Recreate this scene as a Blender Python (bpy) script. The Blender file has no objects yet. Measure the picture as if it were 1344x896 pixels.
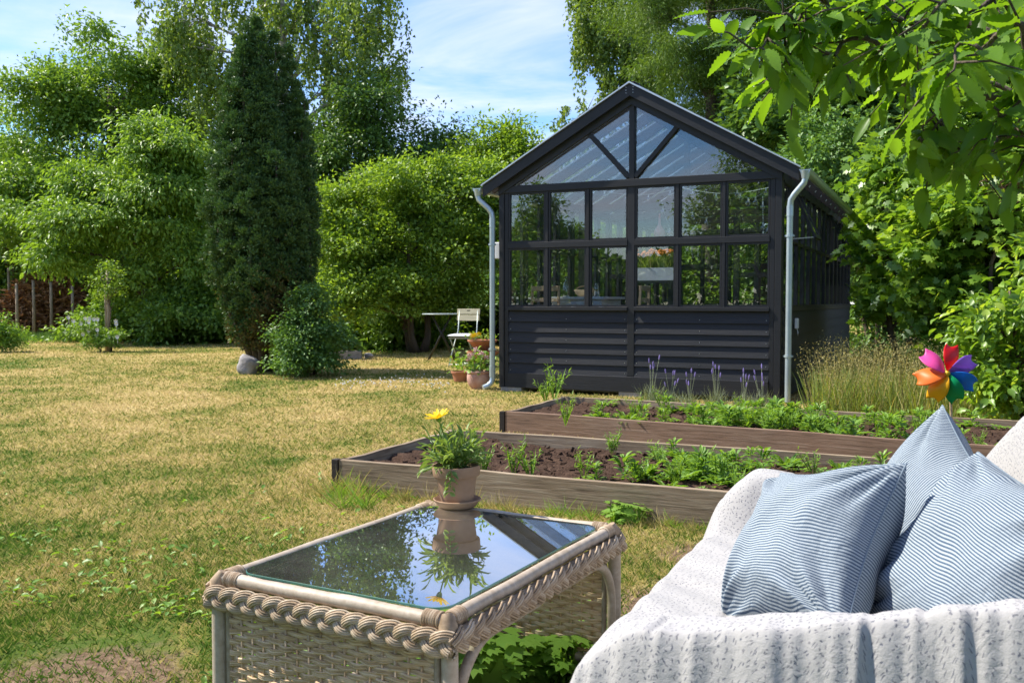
import bpy, bmesh, math, random
import numpy as np
from mathutils import Vector, Matrix
random.seed(7); RNG = np.random.default_rng(11)
PI = math.pi
C = bpy.context.scene
COL = C.collection
# ---------------------------------------------------------------- camera, world, sun, exposure
F_PX, EYE, PITCH = 1220.0, 1.2, math.radians(2.44)
cam = bpy.data.cameras.new('camera'); camo = bpy.data.objects.new('camera', cam); COL.objects.link(camo)
camo.location = (0, 0, EYE); camo.rotation_euler = (PI/2 - PITCH, 0, 0)
cam.sensor_width = 36; cam.lens = F_PX/1344*36; cam.clip_start = .05; cam.clip_end = 900
cam.dof.use_dof = True; cam.dof.focus_distance = 4.2; cam.dof.aperture_fstop = 9
C.camera = camo
SUN_EL = math.radians(49); SUN_AZ = Vector((-.965, .26, 0)).normalized()
SUN_DIR = Vector((SUN_AZ.x*math.cos(SUN_EL), SUN_AZ.y*math.cos(SUN_EL), math.sin(SUN_EL)))
w = bpy.data.worlds.new('World'); C.world = w; w.use_nodes = True
nt = w.node_tree; nt.nodes.clear()
def N(nt, t, **k):
    n = nt.nodes.new(t)
    for a, b in k.items(): setattr(n, a, b)
    return n
def L(nt, a, b): nt.links.new(a, b)
sky = N(nt, 'ShaderNodeTexSky', sky_type='NISHITA', sun_disc=False, sun_elevation=SUN_EL, sun_rotation=math.atan2(SUN_AZ.x, SUN_AZ.y), air_density=1.0, dust_density=.3, ozone_density=2.0)
tc = N(nt, 'ShaderNodeTexCoord'); sx = N(nt, 'ShaderNodeSeparateXYZ'); L(nt, tc.outputs['Generated'], sx.inputs[0])
def MATH(nt, op, a, b=None, clamp=False):
    m = N(nt, 'ShaderNodeMath', operation=op, use_clamp=clamp)
    for i, v in enumerate((a, b)):
        if v is None: continue
        if isinstance(v, (int, float)): m.inputs[i].default_value = v
        else: L(nt, v, m.inputs[i])
    return m.outputs[0]
zz = MATH(nt, 'ADD', MATH(nt, 'MAXIMUM', sx.outputs[2], 0.0), .12)
cx = N(nt, 'ShaderNodeCombineXYZ')
L(nt, MATH(nt, 'DIVIDE', sx.outputs[0], zz), cx.inputs[0]); L(nt, MATH(nt, 'MULTIPLY', MATH(nt, 'DIVIDE', sx.outputs[1], zz), 1.5), cx.inputs[1])
nz = N(nt, 'ShaderNodeTexNoise'); nz.inputs['Scale'].default_value = .85; nz.inputs['Detail'].default_value = 9; nz.inputs['Roughness'].default_value = .58; nz.inputs['Distortion'].default_value = .5
L(nt, cx.outputs[0], nz.inputs['Vector'])
rp = N(nt, 'ShaderNodeValToRGB'); rp.color_ramp.elements[0].position = .39; rp.color_ramp.elements[1].position = .66
L(nt, nz.outputs['Fac'], rp.inputs[0])
hs = N(nt, 'ShaderNodeHueSaturation'); hs.inputs['Saturation'].default_value = 1.4; hs.inputs['Value'].default_value = .84; hs.inputs['Hue'].default_value = .512; L(nt, sky.outputs[0], hs.inputs['Color'])
mx = N(nt, 'ShaderNodeMix', data_type='RGBA'); L(nt, MATH(nt, 'MULTIPLY', rp.outputs[0], .85), mx.inputs[0]); L(nt, hs.outputs[0], mx.inputs[6]); mx.inputs[7].default_value = (3.7, 3.85, 4.5, 1)
bg = N(nt, 'ShaderNodeBackground'); bg.inputs[1].default_value = .15; L(nt, mx.outputs[2], bg.inputs[0])
wo = N(nt, 'ShaderNodeOutputWorld'); L(nt, bg.outputs[0], wo.inputs[0])
sl = bpy.data.lights.new('sun', 'SUN'); sl.energy = 4.8; sl.angle = math.radians(.53); sl.color = (1, .94, .83)
so = bpy.data.objects.new('sun', sl); COL.objects.link(so); so.rotation_euler = (-SUN_DIR).to_track_quat('-Z', 'Y').to_euler()
vs = C.view_settings; vs.view_transform = 'Standard'; vs.look = 'None'; vs.gamma = 1; vs.exposure = 1.0; vs.use_curve_mapping = False
C.render.engine = 'CYCLES'
try: C.cycles.transparent_max_bounces = 24; C.cycles.max_bounces = 8
except Exception: pass
# ---------------------------------------------------------------- pixel to ground helper (photo pixels, 1344 x 896)
def ray(px, py):
    u, v = px-672, py-448
    return Vector((u, F_PX*math.cos(PITCH) - v*math.sin(PITCH), -F_PX*math.sin(PITCH) - v*math.cos(PITCH)))
def G(px, py, h=0.0):
    r = ray(px, py); t = (h-EYE)/r.z; return Vector((r.x*t, r.y*t, h))
def D(px, py, d):
    r = ray(px, py); t = d/r.y; return Vector((r.x*t, d, EYE + r.z*t))
# ---------------------------------------------------------------- object helpers
def tag(o, label=None, cat=None, group=None, kind=None):
    if label: o['label'] = label
    if cat: o['category'] = cat
    if group: o['group'] = group
    if kind: o['kind'] = kind
    return o
def empty(name, loc=(0, 0, 0), rz=0, label=None, cat=None, group=None):
    o = bpy.data.objects.new(name, None); COL.objects.link(o); o.location = loc; o.rotation_euler = (0, 0, rz); o.empty_display_size = .1
    return tag(o, label, cat, group)
def copy_tree(o, parent=None):
    c = o.copy(); COL.objects.link(c)
    if parent: c.parent = parent
    for ch in list(o.children): copy_tree(ch, c)
    return c
class MB:
    def __init__(s): s.v = []; s.f = []; s.mi = []; s.m = 0; s.uv = None
    def add(s, vs, fs, M=None):
        b = len(s.v)
        s.v += [tuple(M @ Vector(v)) if M else tuple(v) for v in vs]
        s.f += [tuple(i+b for i in f) for f in fs]; s.mi += [s.m]*len(fs)
        return s
    def box(s, x0, x1, y0, y1, z0, z1, M=None):
        return s.add([(x0,y0,z0),(x1,y0,z0),(x1,y1,z0),(x0,y1,z0),(x0,y0,z1),(x1,y0,z1),(x1,y1,z1),(x0,y1,z1)],
            [(0,3,2,1),(4,5,6,7),(0,1,5,4),(1,2,6,5),(2,3,7,6),(3,0,4,7)], M)
    def bar(s, p, q, w, h, up=(0,0,1)):
        p, q = Vector(p), Vector(q); d = (q-p); ln = d.length; d.normalize(); up = Vector(up)
        sd = d.cross(up)
        if sd.length < 1e-4: sd = d.cross(Vector((1,0,0)))
        sd.normalize(); u2 = sd.cross(d)
        M = Matrix((( d.x, sd.x, u2.x, p.x),(d.y, sd.y, u2.y, p.y),(d.z, sd.z, u2.z, p.z),(0,0,0,1)))
        return s.box(0, ln, -w/2, w/2, -h/2, h/2, M)
    def tube(s, pts, r, n=8, cap=True):
        pts = [Vector(p) for p in pts]; rs = r if hasattr(r, '__len__') else [r]*len(pts)
        b = len(s.v); k = len(pts); ref = None
        for i, p in enumerate(pts):
            t = (pts[min(i+1, k-1)] - pts[max(i-1, 0)]).normalized()
            if ref is None: ref = t.orthogonal().normalized()
            ref = (ref - t*ref.dot(t))
            ref = ref.normalized() if ref.length > 1e-5 else t.orthogonal().normalized()
            bi = t.cross(ref)
            for j in range(n):
                a = 2*PI*j/n; s.v.append(tuple(p + (ref*math.cos(a) + bi*math.sin(a))*rs[i]))
        for i in range(k-1):
            for j in range(n):
                s.f.append((b+i*n+j, b+i*n+(j+1) % n, b+(i+1)*n+(j+1) % n, b+(i+1)*n+j)); s.mi.append(s.m)
        if cap:
            s.f.append(tuple(b+j for j in reversed(range(n)))); s.f.append(tuple(b+(k-1)*n+j for j in range(n))); s.mi += [s.m]*2
        return s
    def lathe(s, prof, n=24, M=None, wob=0):
        vs, fs = [], []
        for (r, z) in prof:
            for j in range(n):
                a = 2*PI*j/n; vs.append((r*math.cos(a)*(1+wob*math.sin(3*a)), r*math.sin(a), z))
        for i in range(len(prof)-1):
            for j in range(n): fs.append((i*n+j, i*n+(j+1) % n, (i+1)*n+(j+1) % n, (i+1)*n+j))
        return s.add(vs, fs, M)
    def ball(s, c, r, n=10, m=6):
        prof = [(max(1e-4, r*math.sin(PI*i/m)), -r*math.cos(PI*i/m)) for i in range(m+1)]
        return s.lathe(prof, n, Matrix.Translation(Vector(c)))
    def build(s, name, mat, parent=None, smooth=False, bevel=0, loc=None, rot=None, angle=None):
        me = bpy.data.meshes.new(name); me.from_pydata(s.v, [], s.f); me.update()
        mats = mat if isinstance(mat, (list, tuple)) else [mat]
        for m in mats: me.materials.append(m)
        if len(mats) > 1: me.polygons.foreach_set('material_index', s.mi)
        if smooth:
            me.polygons.foreach_set('use_smooth', [True]*len(me.polygons))
            if angle: me.set_sharp_from_angle(angle=math.radians(angle))
        o = bpy.data.objects.new(name, me); COL.objects.link(o)
        if parent: o.parent = parent
        if loc is not None: o.location = loc
        if rot is not None: o.rotation_euler = rot
        if bevel:
            md = o.modifiers.new('bevel', 'BEVEL'); md.width = bevel; md.segments = 2; md.limit_method = 'ANGLE'
        return o
def npmesh(name, V, Fa, mat, parent=None, smooth=False, uv=None):
    V = np.ascontiguousarray(V, dtype=np.float32); Fa = np.ascontiguousarray(Fa, dtype=np.int32); k = Fa.shape[1]
    me = bpy.data.meshes.new(name); me.vertices.add(len(V)); me.vertices.foreach_set('co', V.ravel())
    me.loops.add(Fa.size); me.loops.foreach_set('vertex_index', Fa.ravel())
    me.polygons.add(len(Fa)); me.polygons.foreach_set('loop_start', np.arange(0, Fa.size, k, dtype=np.int32))
    if smooth: me.polygons.foreach_set('use_smooth', np.ones(len(Fa), dtype=bool))
    me.update(calc_edges=True)
    if uv is not None:
        l = me.uv_layers.new(name='uv'); l.data.foreach_set('uv', np.ascontiguousarray(uv[Fa.ravel()], dtype=np.float32).ravel())
    me.materials.append(mat)
    o = bpy.data.objects.new(name, me); COL.objects.link(o)
    if parent: o.parent = parent
    return o
# ---------------------------------------------------------------- materials
def newmat(name):
    m = bpy.data.materials.new(name); m.use_nodes = True; m.node_tree.nodes.clear()
    return m, m.node_tree
def out(nt, sh, disp=None):
    o = N(nt, 'ShaderNodeOutputMaterial'); L(nt, sh, o.inputs[0])
def ramp(nt, fac, stops):
    r = N(nt, 'ShaderNodeValToRGB'); e = r.color_ramp.elements
    while len(e) < len(stops): e.new(.5)
    for i, (p, c) in enumerate(stops): e[i].position = p; e[i].color = (*c, 1) if len(c) == 3 else c
    L(nt, fac, r.inputs[0]); return r.outputs[0]
def noise(nt, scale, detail=4, rough=.55, vec=None, sc=None, dist=0):
    n = N(nt, 'ShaderNodeTexNoise'); n.inputs['Scale'].default_value = scale; n.inputs['Detail'].default_value = detail; n.inputs['Roughness'].default_value = rough; n.inputs['Distortion'].default_value = dist
    if vec is None: vec = N(nt, 'ShaderNodeTexCoord').outputs['Object']
    if sc:
        mp = N(nt, 'ShaderNodeMapping'); mp.inputs['Scale'].default_value = sc; L(nt, vec, mp.inputs[0]); vec = mp.outputs[0]
    L(nt, vec, n.inputs['Vector']); return n.outputs['Fac']
def bump(nt, h, s, dist=.01):
    b = N(nt, 'ShaderNodeBump'); b.inputs['Strength'].default_value = s; b.inputs['Distance'].default_value = dist; L(nt, h, b.inputs['Height']); return b.outputs[0]
def princ(nt, col, rough=.6, nrm=None, spec=.5, metal=0):
    p = N(nt, 'ShaderNodeBsdfPrincipled'); p.inputs['Roughness'].default_value = rough; p.inputs['Metallic'].default_value = metal; p.inputs['Specular IOR Level'].default_value = spec
    if isinstance(col, tuple): p.inputs['Base Color'].default_value = (*col, 1)
    else: L(nt, col, p.inputs['Base Color'])
    if nrm is not None: L(nt, nrm, p.inputs['Normal'])
    return p
def M_basic(name, c0, c1=None, rough=.6, scale=6, sc=None, bs=.2, bscale=None, spec=.4, metal=0, bd=.004, detail=6):
    m, nt = newmat(name); c1 = c1 or tuple(x*.7 for x in c0)
    f = noise(nt, scale, detail, .6, sc=sc)
    col = ramp(nt, f, [(.3, c1), (.7, c0)])
    b = bump(nt, noise(nt, bscale or scale*4, 6, .6, sc=sc), bs, bd)
    out(nt, princ(nt, col, rough, b, spec, metal).outputs[0]); return m
def M_leaf(name, c0, c1, trans=.35, rough=.45, tcol=None, spec=.35, ns=.35, c2=None):
    m, nt = newmat(name)
    g = N(nt, 'ShaderNodeNewGeometry')
    f = MATH(nt, 'ADD', MATH(nt, 'MULTIPLY', g.outputs['Random Per Island'], .65), MATH(nt, 'MULTIPLY', noise(nt, ns, 2, vec=g.outputs['Position']), .5), True)
    st = [(.2, c0), (.85, c1)]
    if c2: st.append((.93, c2))
    col = ramp(nt, f, st)
    p = princ(nt, col, rough, None, spec)
    t = N(nt, 'ShaderNodeBsdfTranslucent')
    mm = N(nt, 'ShaderNodeMix', data_type='RGBA', blend_type='MULTIPLY'); mm.inputs[0].default_value = 1; L(nt, col, mm.inputs[6]); mm.inputs[7].default_value = (*(tcol or (1.9, 1.75, .6)), 1); L(nt, mm.outputs[2], t.inputs[0])
    ms = N(nt, 'ShaderNodeMixShader'); ms.inputs[0].default_value = trans; L(nt, p.outputs[0], ms.inputs[1]); L(nt, t.outputs[0], ms.inputs[2])
    out(nt, ms.outputs[0]); return m
def M_wood(name, c0, c1, c2=None, rough=.75, sc=(1.2, 22, 22), bs=.35, spec=.25):
    m, nt = newmat(name)
    tcn = N(nt, 'ShaderNodeTexCoord'); v = tcn.outputs['Object']
    f1 = noise(nt, 3.2, 8, .65, v, sc, .6); f2 = noise(nt, 1.4, 3, .5, v)
    f = MATH(nt, 'ADD', MATH(nt, 'MULTIPLY', f1, .7), MATH(nt, 'MULTIPLY', f2, .3))
    st = [(.32, c1), (.62, c0)]
    if c2: st = [(.3, c1), (.5, c0), (.68, c2)]
    col = ramp(nt, f, st)
    out(nt, princ(nt, col, rough, bump(nt, f1, bs, .006), spec).outputs[0]); return m
def M_glass(name, tint=(.93, .97, .95), f0=.07, k=1.0, dust=.004):
    m, nt = newmat(name)
    lw = N(nt, 'ShaderNodeLayerWeight'); lw.inputs['Blend'].default_value = .5
    f = MATH(nt, 'ADD', MATH(nt, 'MULTIPLY', MATH(nt, 'POWER', lw.outputs['Facing'], 4.2), k), f0, True)
    t = N(nt, 'ShaderNodeBsdfTransparent'); t.inputs[0].default_value = (*tint, 1)
    gl = N(nt, 'ShaderNodeBsdfGlossy'); gl.inputs['Roughness'].default_value = 0.0
    ms = N(nt, 'ShaderNodeMixShader'); L(nt, f, ms.inputs[0]); L(nt, t.outputs[0], ms.inputs[1]); L(nt, gl.outputs[0], ms.inputs[2])
    df = N(nt, 'ShaderNodeBsdfDiffuse'); df.inputs[0].default_value = (.75, .72, .64, 1)
    dn = MATH(nt, 'MULTIPLY', MATH(nt, 'ADD', ramp(nt, noise(nt, 3.5, 8, .75), [(.35, (.35,)*3), (.75, (1.6,)*3)]), ramp(nt, noise(nt, 160, 2, .6), [(.66, (0,)*3), (.74, (3,)*3)])), dust, True)
    m2 = N(nt, 'ShaderNodeMixShader'); L(nt, dn, m2.inputs[0]); L(nt, ms.outputs[0], m2.inputs[1]); L(nt, df.outputs[0], m2.inputs[2])
    out(nt, m2.outputs[0]); return m
M = {}
M['paint'] = M_wood('dark_paint', (.017, .018, .021), (.010, .011, .013), rough=.55, sc=(1, 1, 14), bs=.2, spec=.4)
M['paint_board'] = M_wood('dark_boards', (.023, .024, .028), (.011, .012, .014), rough=.6, sc=(.8, 9, 26), bs=.5, spec=.35)
M['inwood'] = M_wood('dark_inner_wood', (.045, .035, .03), (.02, .017, .016), rough=.7)
M['zinc'] = M_basic('zinc', (.44, .52, .54), (.36, .43, .46), .38, 5, bs=.08, metal=.55, spec=.5)
M['alu'] = M_basic('alu', (.62, .65, .66), (.5, .53, .55), .35, 8, bs=.05, metal=.7)
M['pane'] = M_glass('window_glass', (.93, .96, .97), .115)
M['roofglass'] = M_glass('roof_glass', (.86, .9, .93), .10)
M['concrete'] = M_basic('concrete', (.32, .30, .27), (.18, .17, .15), .9, 7, bs=.6)
M['bedwood'] = M_wood('weathered_board', (.25, .185, .12), (.09, .06, .038), (.38, .31, .22), sc=(1.0, 14, 16), bs=.6)
M['bedwood2'] = M_wood('brown_board', (.20, .125, .085), (.085, .055, .04), (.28, .20, .15), sc=(1.0, 14, 16), bs=.6)
M['postwood'] = M_wood('post_wood', (.30, .24, .17), (.14, .11, .08), (.38, .32, .25), sc=(14, 14, 1.5))
M['stone'] = M_basic('stone', (.36, .34, .33), (.18, .17, .17), .9, 5, bs=.8, bd=.02)
M['bark'] = M_basic('bark', (.16, .12, .085), (.05, .04, .03), .95, 9, sc=(1, 1, .25), bs=1, bd=.02)
M['birchbark'] = M_basic('birch_bark', (.55, .52, .47), (.12, .10, .09), .85, 5, sc=(1, 1, 2.5), bs=.4)
M['twig'] = M_basic('twig', (.17, .10, .06), (.08, .05, .035), .9, 9)
M['compost'] = M_leaf('dead_leaves', (.16, .08, .04), (.42, .24, .12), .1, .8, (1.3, 1, .7), .1)
M['terra'] = M_basic('terracotta', (.46, .21, .12), (.33, .14, .08), .85, 9, bs=.25, spec=.2)
M['terra_pale'] = M_basic('limed_terracotta', (.52, .36, .30), (.36, .17, .12), .9, 7, bs=.4, spec=.15)
M['clay'] = M_basic('dusty_clay', (.36, .235, .145), (.25, .15, .09), .8, 8, bs=.25, spec=.25)
M['white'] = M_basic('white_plastic', (.75, .76, .76), (.65, .66, .67), .45, 5, bs=.03)
M['black_iron'] = M_basic('black_iron', (.02, .022, .02), (.012, .012, .012), .5, 9)
M['grey_metal'] = M_basic('grey_metal', (.45, .52, .50), (.33, .39, .38), .4, 9, metal=.3)
M['cream_slat'] = M_wood('cream_slat', (.60, .56, .40), (.42, .39, .26), sc=(1, 12, 12))
M['greyfab'] = M_basic('grey_fabric', (.62, .65, .70), (.5, .53, .58), .9, 30)
M['palewood'] = M_wood('pale_wood', (.52, .38, .24), (.34, .23, .14), sc=(1, 12, 12))
M['paper'] = M_basic('white_card', (.7, .7, .68), (.55, .55, .53), .7, 12)
M['pinkglass'] = M_basic('pink_glass', (.65, .25, .22), (.5, .17, .15), .2, 5)
M['bulb'] = M_glass('bulb_glass', (.85, .85, .8), .25)
# ---------------------------------------------------------------- soil
def soil_mat():
    m, nt = newmat('soil')
    v = N(nt, 'ShaderNodeTexCoord').outputs['Object']
    a = noise(nt, 9, 8, .7, v); b = noise(nt, 60, 4, .7, v)
    f = MATH(nt, 'ADD', MATH(nt, 'MULTIPLY', a, .55), MATH(nt, 'MULTIPLY', b, .45))
    col = ramp(nt, f, [(.32, (.014, .008, .005)), (.54, (.072, .043, .029)), (.76, (.19, .125, .085))])
    out(nt, princ(nt, col, .95, bump(nt, f, 1, .03), .1).outputs[0]); return m
M['soil'] = soil_mat()
# patchy dry / green lawn colour, shared by the ground sheet and the blades
def lawn_fac(nt):
    g = N(nt, 'ShaderNodeNewGeometry').outputs['Position']
    a = noise(nt, .38, 3, .55, g, (1.0, .8, 0), .6); b = noise(nt, 1.5, 5, .65, g, (1, .8, 0), .5); c = noise(nt, 9, 4, .6, g, (1, 1, 0))
    sx = N(nt, 'ShaderNodeSeparateXYZ'); L(nt, g, sx.inputs[0])
    near = MATH(nt, 'MULTIPLY', MATH(nt, 'SUBTRACT', 1.0, MATH(nt, 'DIVIDE', sx.outputs[1], 5.2), True), .17)   # greener, weedier close to the terrace
    s = MATH(nt, 'ADD', MATH(nt, 'MULTIPLY', a, .42), MATH(nt, 'ADD', MATH(nt, 'MULTIPLY', b, .33), MATH(nt, 'MULTIPLY', c, .25)))
    return MATH(nt, 'SUBTRACT', s, near)
def ground_mat():
    m, nt = newmat('lawn_ground')
    f = lawn_fac(nt)
    g = N(nt, 'ShaderNodeNewGeometry').outputs['Position']
    fine = noise(nt, 130, 3, .7, g)
    f2 = MATH(nt, 'ADD', f, MATH(nt, 'MULTIPLY', MATH(nt, 'SUBTRACT', fine, .5), .22))
    col = ramp(nt, f2, [(.395, (.085, .13, .022)), (.453, (.20, .20, .045)), (.495, (.35, .275, .088)), (.59, (.48, .365, .16))])
    # bare earth scars
    mask = None
    for (x, y, r) in ((-1.35, 2.80, .42), (.62, 3.6, .36), (.95, 4.35, .3)):
        vd = N(nt, 'ShaderNodeVectorMath', operation='DISTANCE'); L(nt, g, vd.inputs[0]); vd.inputs[1].default_value = (x, y, 0)
        k = MATH(nt, 'ADD', MATH(nt, 'DIVIDE', vd.outputs['Value'], r), MATH(nt, 'MULTIPLY', noise(nt, 5, 4, .6, g), 1.2))
        k = MATH(nt, 'SUBTRACT', 1.65, k, True); k = MATH(nt, 'MULTIPLY', k, 3, True)
        mask = k if mask is None else MATH(nt, 'MAXIMUM', mask, k)
    ear = ramp(nt, noise(nt, 30, 6, .7, g), [(.35, (.11, .068, .04)), (.7, (.33, .235, .145))])
    mx = N(nt, 'ShaderNodeMix', data_type='RGBA'); L(nt, mask, mx.inputs[0]); L(nt, col, mx.inputs[6]); L(nt, ear, mx.inputs[7])
    out(nt, princ(nt, mx.outputs[2], .95, bump(nt, MATH(nt, 'ADD', fine, noise(nt, 14, 5, .7, g)), .8, .02), .1).outputs[0]); return m
def blade_mat():
    m, nt = newmat('lawn_blades')
    g = N(nt, 'ShaderNodeNewGeometry')
    f = MATH(nt, 'ADD', lawn_fac(nt), MATH(nt, 'MULTIPLY', MATH(nt, 'SUBTRACT', g.outputs['Random Per Island'], .5), .22))
    col = ramp(nt, f, [(.395, (.085, .17, .018)), (.45, (.21, .26, .04)), (.49, (.43, .36, .105)), (.60, (.61, .48, .225))])
    p = princ(nt, col, .6, None, .25); t = N(nt, 'ShaderNodeBsdfTranslucent'); L(nt, col, t.inputs[0])
    ms = N(nt, 'ShaderNodeMixShader'); ms.inputs[0].default_value = .35; L(nt, p.outputs[0], ms.inputs[1]); L(nt, t.outputs[0], ms.inputs[2]); out(nt, ms.outputs[0]); return m
M['ground'] = ground_mat(); M['blade'] = blade_mat()
# ground sheet, finely divided near the camera
gb = MB(); rr = [0, 3, 6, 9, 13, 18, 25, 36, 55, 90, 160, 400]; nn = 48
vs_ = [(0, 8, 0)]; fs_ = []
for r in rr[1:]:
    for j in range(nn): vs_.append((r*math.cos(2*PI*j/nn), 8+r*math.sin(2*PI*j/nn), 0))
for j in range(nn): fs_.append((0, 1+j, 1+(j+1) % nn))
for i in range(len(rr)-2):
    for j in range(nn): fs_.append((1+i*nn+j, 1+(i+1)*nn+j, 1+(i+1)*nn+(j+1) % nn, 1+i*nn+(j+1) % nn))
gb.add(vs_, fs_); tag(gb.build('lawn', M['ground']), kind='structure')
AX = Vector((.906, -.423, 0)); AY = Vector((.423, .906, 0)); ROT = math.radians(-25)
# ================================================================ GREENHOUSE
GH = Vector((-.17, 12.5, 0)); GW = 3.68; GL = 8.68; EZ = 2.66; APX = 3.90
SLP = (APX-2.86)/(GW/2)
gh = empty('greenhouse', GH, ROT, 'black painted wooden greenhouse with glazed gable, clapboard base and zinc downpipes', 'greenhouse')
roofz = lambda x: APX - abs(x-GW/2)*SLP
def win(x0, x1, z0, z1, M4, parent=gh, name='window', fr=.022, t=.05, mid=None, gm=None):
    f = MB()
    f.box(x0, x1, 0, t, z0, z0+fr, M4).box(x0, x1, 0, t, z1-fr, z1, M4).box(x0, x0+fr, .001, t-.001, z0+fr, z1-fr, M4).box(x1-fr, x1, .001, t-.001, z0+fr, z1-fr, M4)
    if mid: f.box(x0+fr, x1-fr, .004, t-.004, mid-.02, mid+.02, M4)
    o = f.build(name, M['paint'], parent)
    MB().box(x0+fr-.003, x1-fr+.003, t*.45, t*.45+.006, z0+fr-.003, z1-fr+.003, M4).build('pane', gm or M['pane'], o)
    return o
def endwall(Y, flip, detail):
    T = Matrix.Translation((0, Y, 0)) if not flip else Matrix.Translation((GW, Y, 0)) @ Matrix.Rotation(PI, 4, 'Z')
    # posts
    for x0, x1 in ((0, .075), (.078, .135), (GW-.135, GW-.078), (GW-.075, GW)):
        MB().box(x0, x1, -.012 if x0 in (0, GW-.075) else 0, .10, .05, EZ+.10, T).build('corner_post', M['paint'], gh, bevel=.004)
    MB().box(GW/2-.045, GW/2+.045, -.004, .11, .26, EZ+.02, T).build('centre_post', M['paint'], gh, bevel=.004)
    MB().box(.136, GW-.136, -.022, .08, .06, .255, T).build('skirt_board', M['paint_board'], gh, bevel=.004)
    for bx0, bx1 in ((.137, GW/2-.047), (GW/2+.047, GW-.137)):
        b = MB(); nb = 6; h = (1.085-.262)/nb
        for k in range(nb):
            z = .262+k*h; j0 = random.uniform(-.002, .002)
            vs = []
            for x in (bx0, bx1):
                vs += [(x, -.004+j0, z-.010), (x, .012+j0, z-.010), (x, .036, z+h), (x, .019, z+h)]
            b.add(vs, [(0,1,2,3), (7,6,5,4), (0,3,7,4), (3,2,6,7), (1,5,6,2), (0,4,5,1)], T)
        cp_ = b.build('clapboard_panel', M['paint_board'], gh)
        sc_ = MB()
        for k in range(nb):
            for x in (bx0+.03, (bx0+bx1)/2, bx1-.03): sc_.tube([(x, -.002, .262+k*h+.03), (x, .015, .262+k*h+.03)], .004, 6)
        for v_ in range(len(sc_.v)): sc_.v[v_] = tuple(T @ Vector(sc_.v[v_]))
        sc_.build('screw', M['alu'], cp_)
        MB().box(bx0, bx1, .045, .09, .262, 1.085, T).build('inner_lining', M['inwood'], gh)
        MB().box(bx0-.004, bx1+.004, -.030, .10, 1.086, 1.135, T).build('window_sill', M['paint'], gh, bevel=.004)
    edges = [(.137, .69), (.69, 1.26), (1.26, GW/2-.047), (GW/2+.047, 2.43), (2.43, 3.0), (3.0, GW-.137)]
    for i, (a, b_) in enumerate(edges):
        a2 = a if i in (0, 3) else a+.022; b2 = b_ if i in (2, 5) else b_-.022
        win(a2+.002, b2-.002, 1.138, 1.905, T); win(a2+.002, b2-.002, 1.985, EZ-.02, T)
        if i in (0, 1, 3, 4): MB().box(b_-.019, b_+.019, -.010, .07, 1.137, EZ-.021, T).build('mullion', M['paint'], gh, bevel=.003)
    for bx0, bx1 in ((.137, GW/2-.047), (GW/2+.047, GW-.137)): MB().box(bx0, bx1, -.014, .06, 1.907, 1.983, T).build('mid_rail', M['paint'], gh, bevel=.003)
    MB().box(.0, GW, -.018, .11, EZ-.018, EZ+.075, T).build('tie_beam', M['paint'], gh, bevel=.004)
    # gable post, struts and bargeboards
    MB().box(GW/2-.034, GW/2+.034, -.008, .09, EZ+.076, APX-.16, T).build('gable_post', M['paint'], gh, bevel=.003)
    for s in (-1, 1):
        p = T @ Vector((GW/2+s*.04, .03, EZ+.10)); q = T @ Vector((GW/2+s*.615, .03, roofz(GW/2+.615)-.17))
        MB().bar(p, q, .07, .055, (1, 0, 0)).build('gable_strut', M['paint'], gh, bevel=.003)
        g = MB()
        zb = EZ+.078; d = .20
        pts1 = [(GW/2+s*.036, zb), (GW/2+s*.036, APX-d), (GW/2+s*.60, roofz(GW/2+.60)-d), (GW/2+s*.07, zb)]
        xe = GW/2+s*((APX-d-zb)/SLP)
        pts2 = [(GW/2+s*.08, zb), (GW/2+s*.61, roofz(GW/2+.61)-d), (xe, zb)]
        for pts in (pts1, pts2):
            n = len(pts); gg = MB(); gg.add([(x, .045, z) for x, z in pts]+[(x, .051, z) for x, z in pts], [tuple(range(n)), tuple(reversed(range(n, 2*n)))]+[(i, (i+1) % n, n+(i+1) % n, n+i) for i in range(n)], T)
            gg.build('gable_pane', M['pane'], gh)
        # bargeboard in two stepped boards following the roof slope
        for (o0, o1, y0, y1) in ((.0, .15, -.10, -.075), (.12, .245, -.03, .02)):
            x1 = GW/2+s*(GW/2+.20) if o0 == 0 else GW/2+s*(GW/2-.0)
            z1 = roofz(GW/2+abs(x1-GW/2))
            vs = []
            for y in (y0, y1): vs += [(GW/2, y, APX-o0), (x1, y, z1-o0), (x1, y, z1-o1), (GW/2, y, APX-o1)]
            MB().add(vs, [(0,1,2,3), (7,6,5,4), (0,4,5,1), (1,5,6,2), (2,6,7,3), (3,7,4,0)], T).build('bargeboard', M['paint'], gh)
        vs = []
        x1 = GW/2+s*(GW/2+.215); z1 = roofz(GW/2+abs(x1-GW/2))
        for y in (-.125, -.04): vs += [(GW/2, y, APX+.022), (x1, y, z1+.022), (x1, y, z1+.003), (GW/2, y, APX+.003)]
        MB().add(vs, [(0,1,2,3), (7,6,5,4), (0,4,5,1), (1,5,6,2), (2,6,7,3), (3,7,4,0)], T).build('verge_flashing', M['alu'], gh)
    if detail:
        sc = MB()
        for s in (-1, 1):
            for k in range(3): sc.box(GW/2+s*.045-.004, GW/2+s*.045+.004, -.104, -.10, APX-.05-k*.035, APX-.042-k*.035, T)
        sc.build('screw', M['alu'], gh)
endwall(0, False, True); endwall(GL, True, False)
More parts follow.
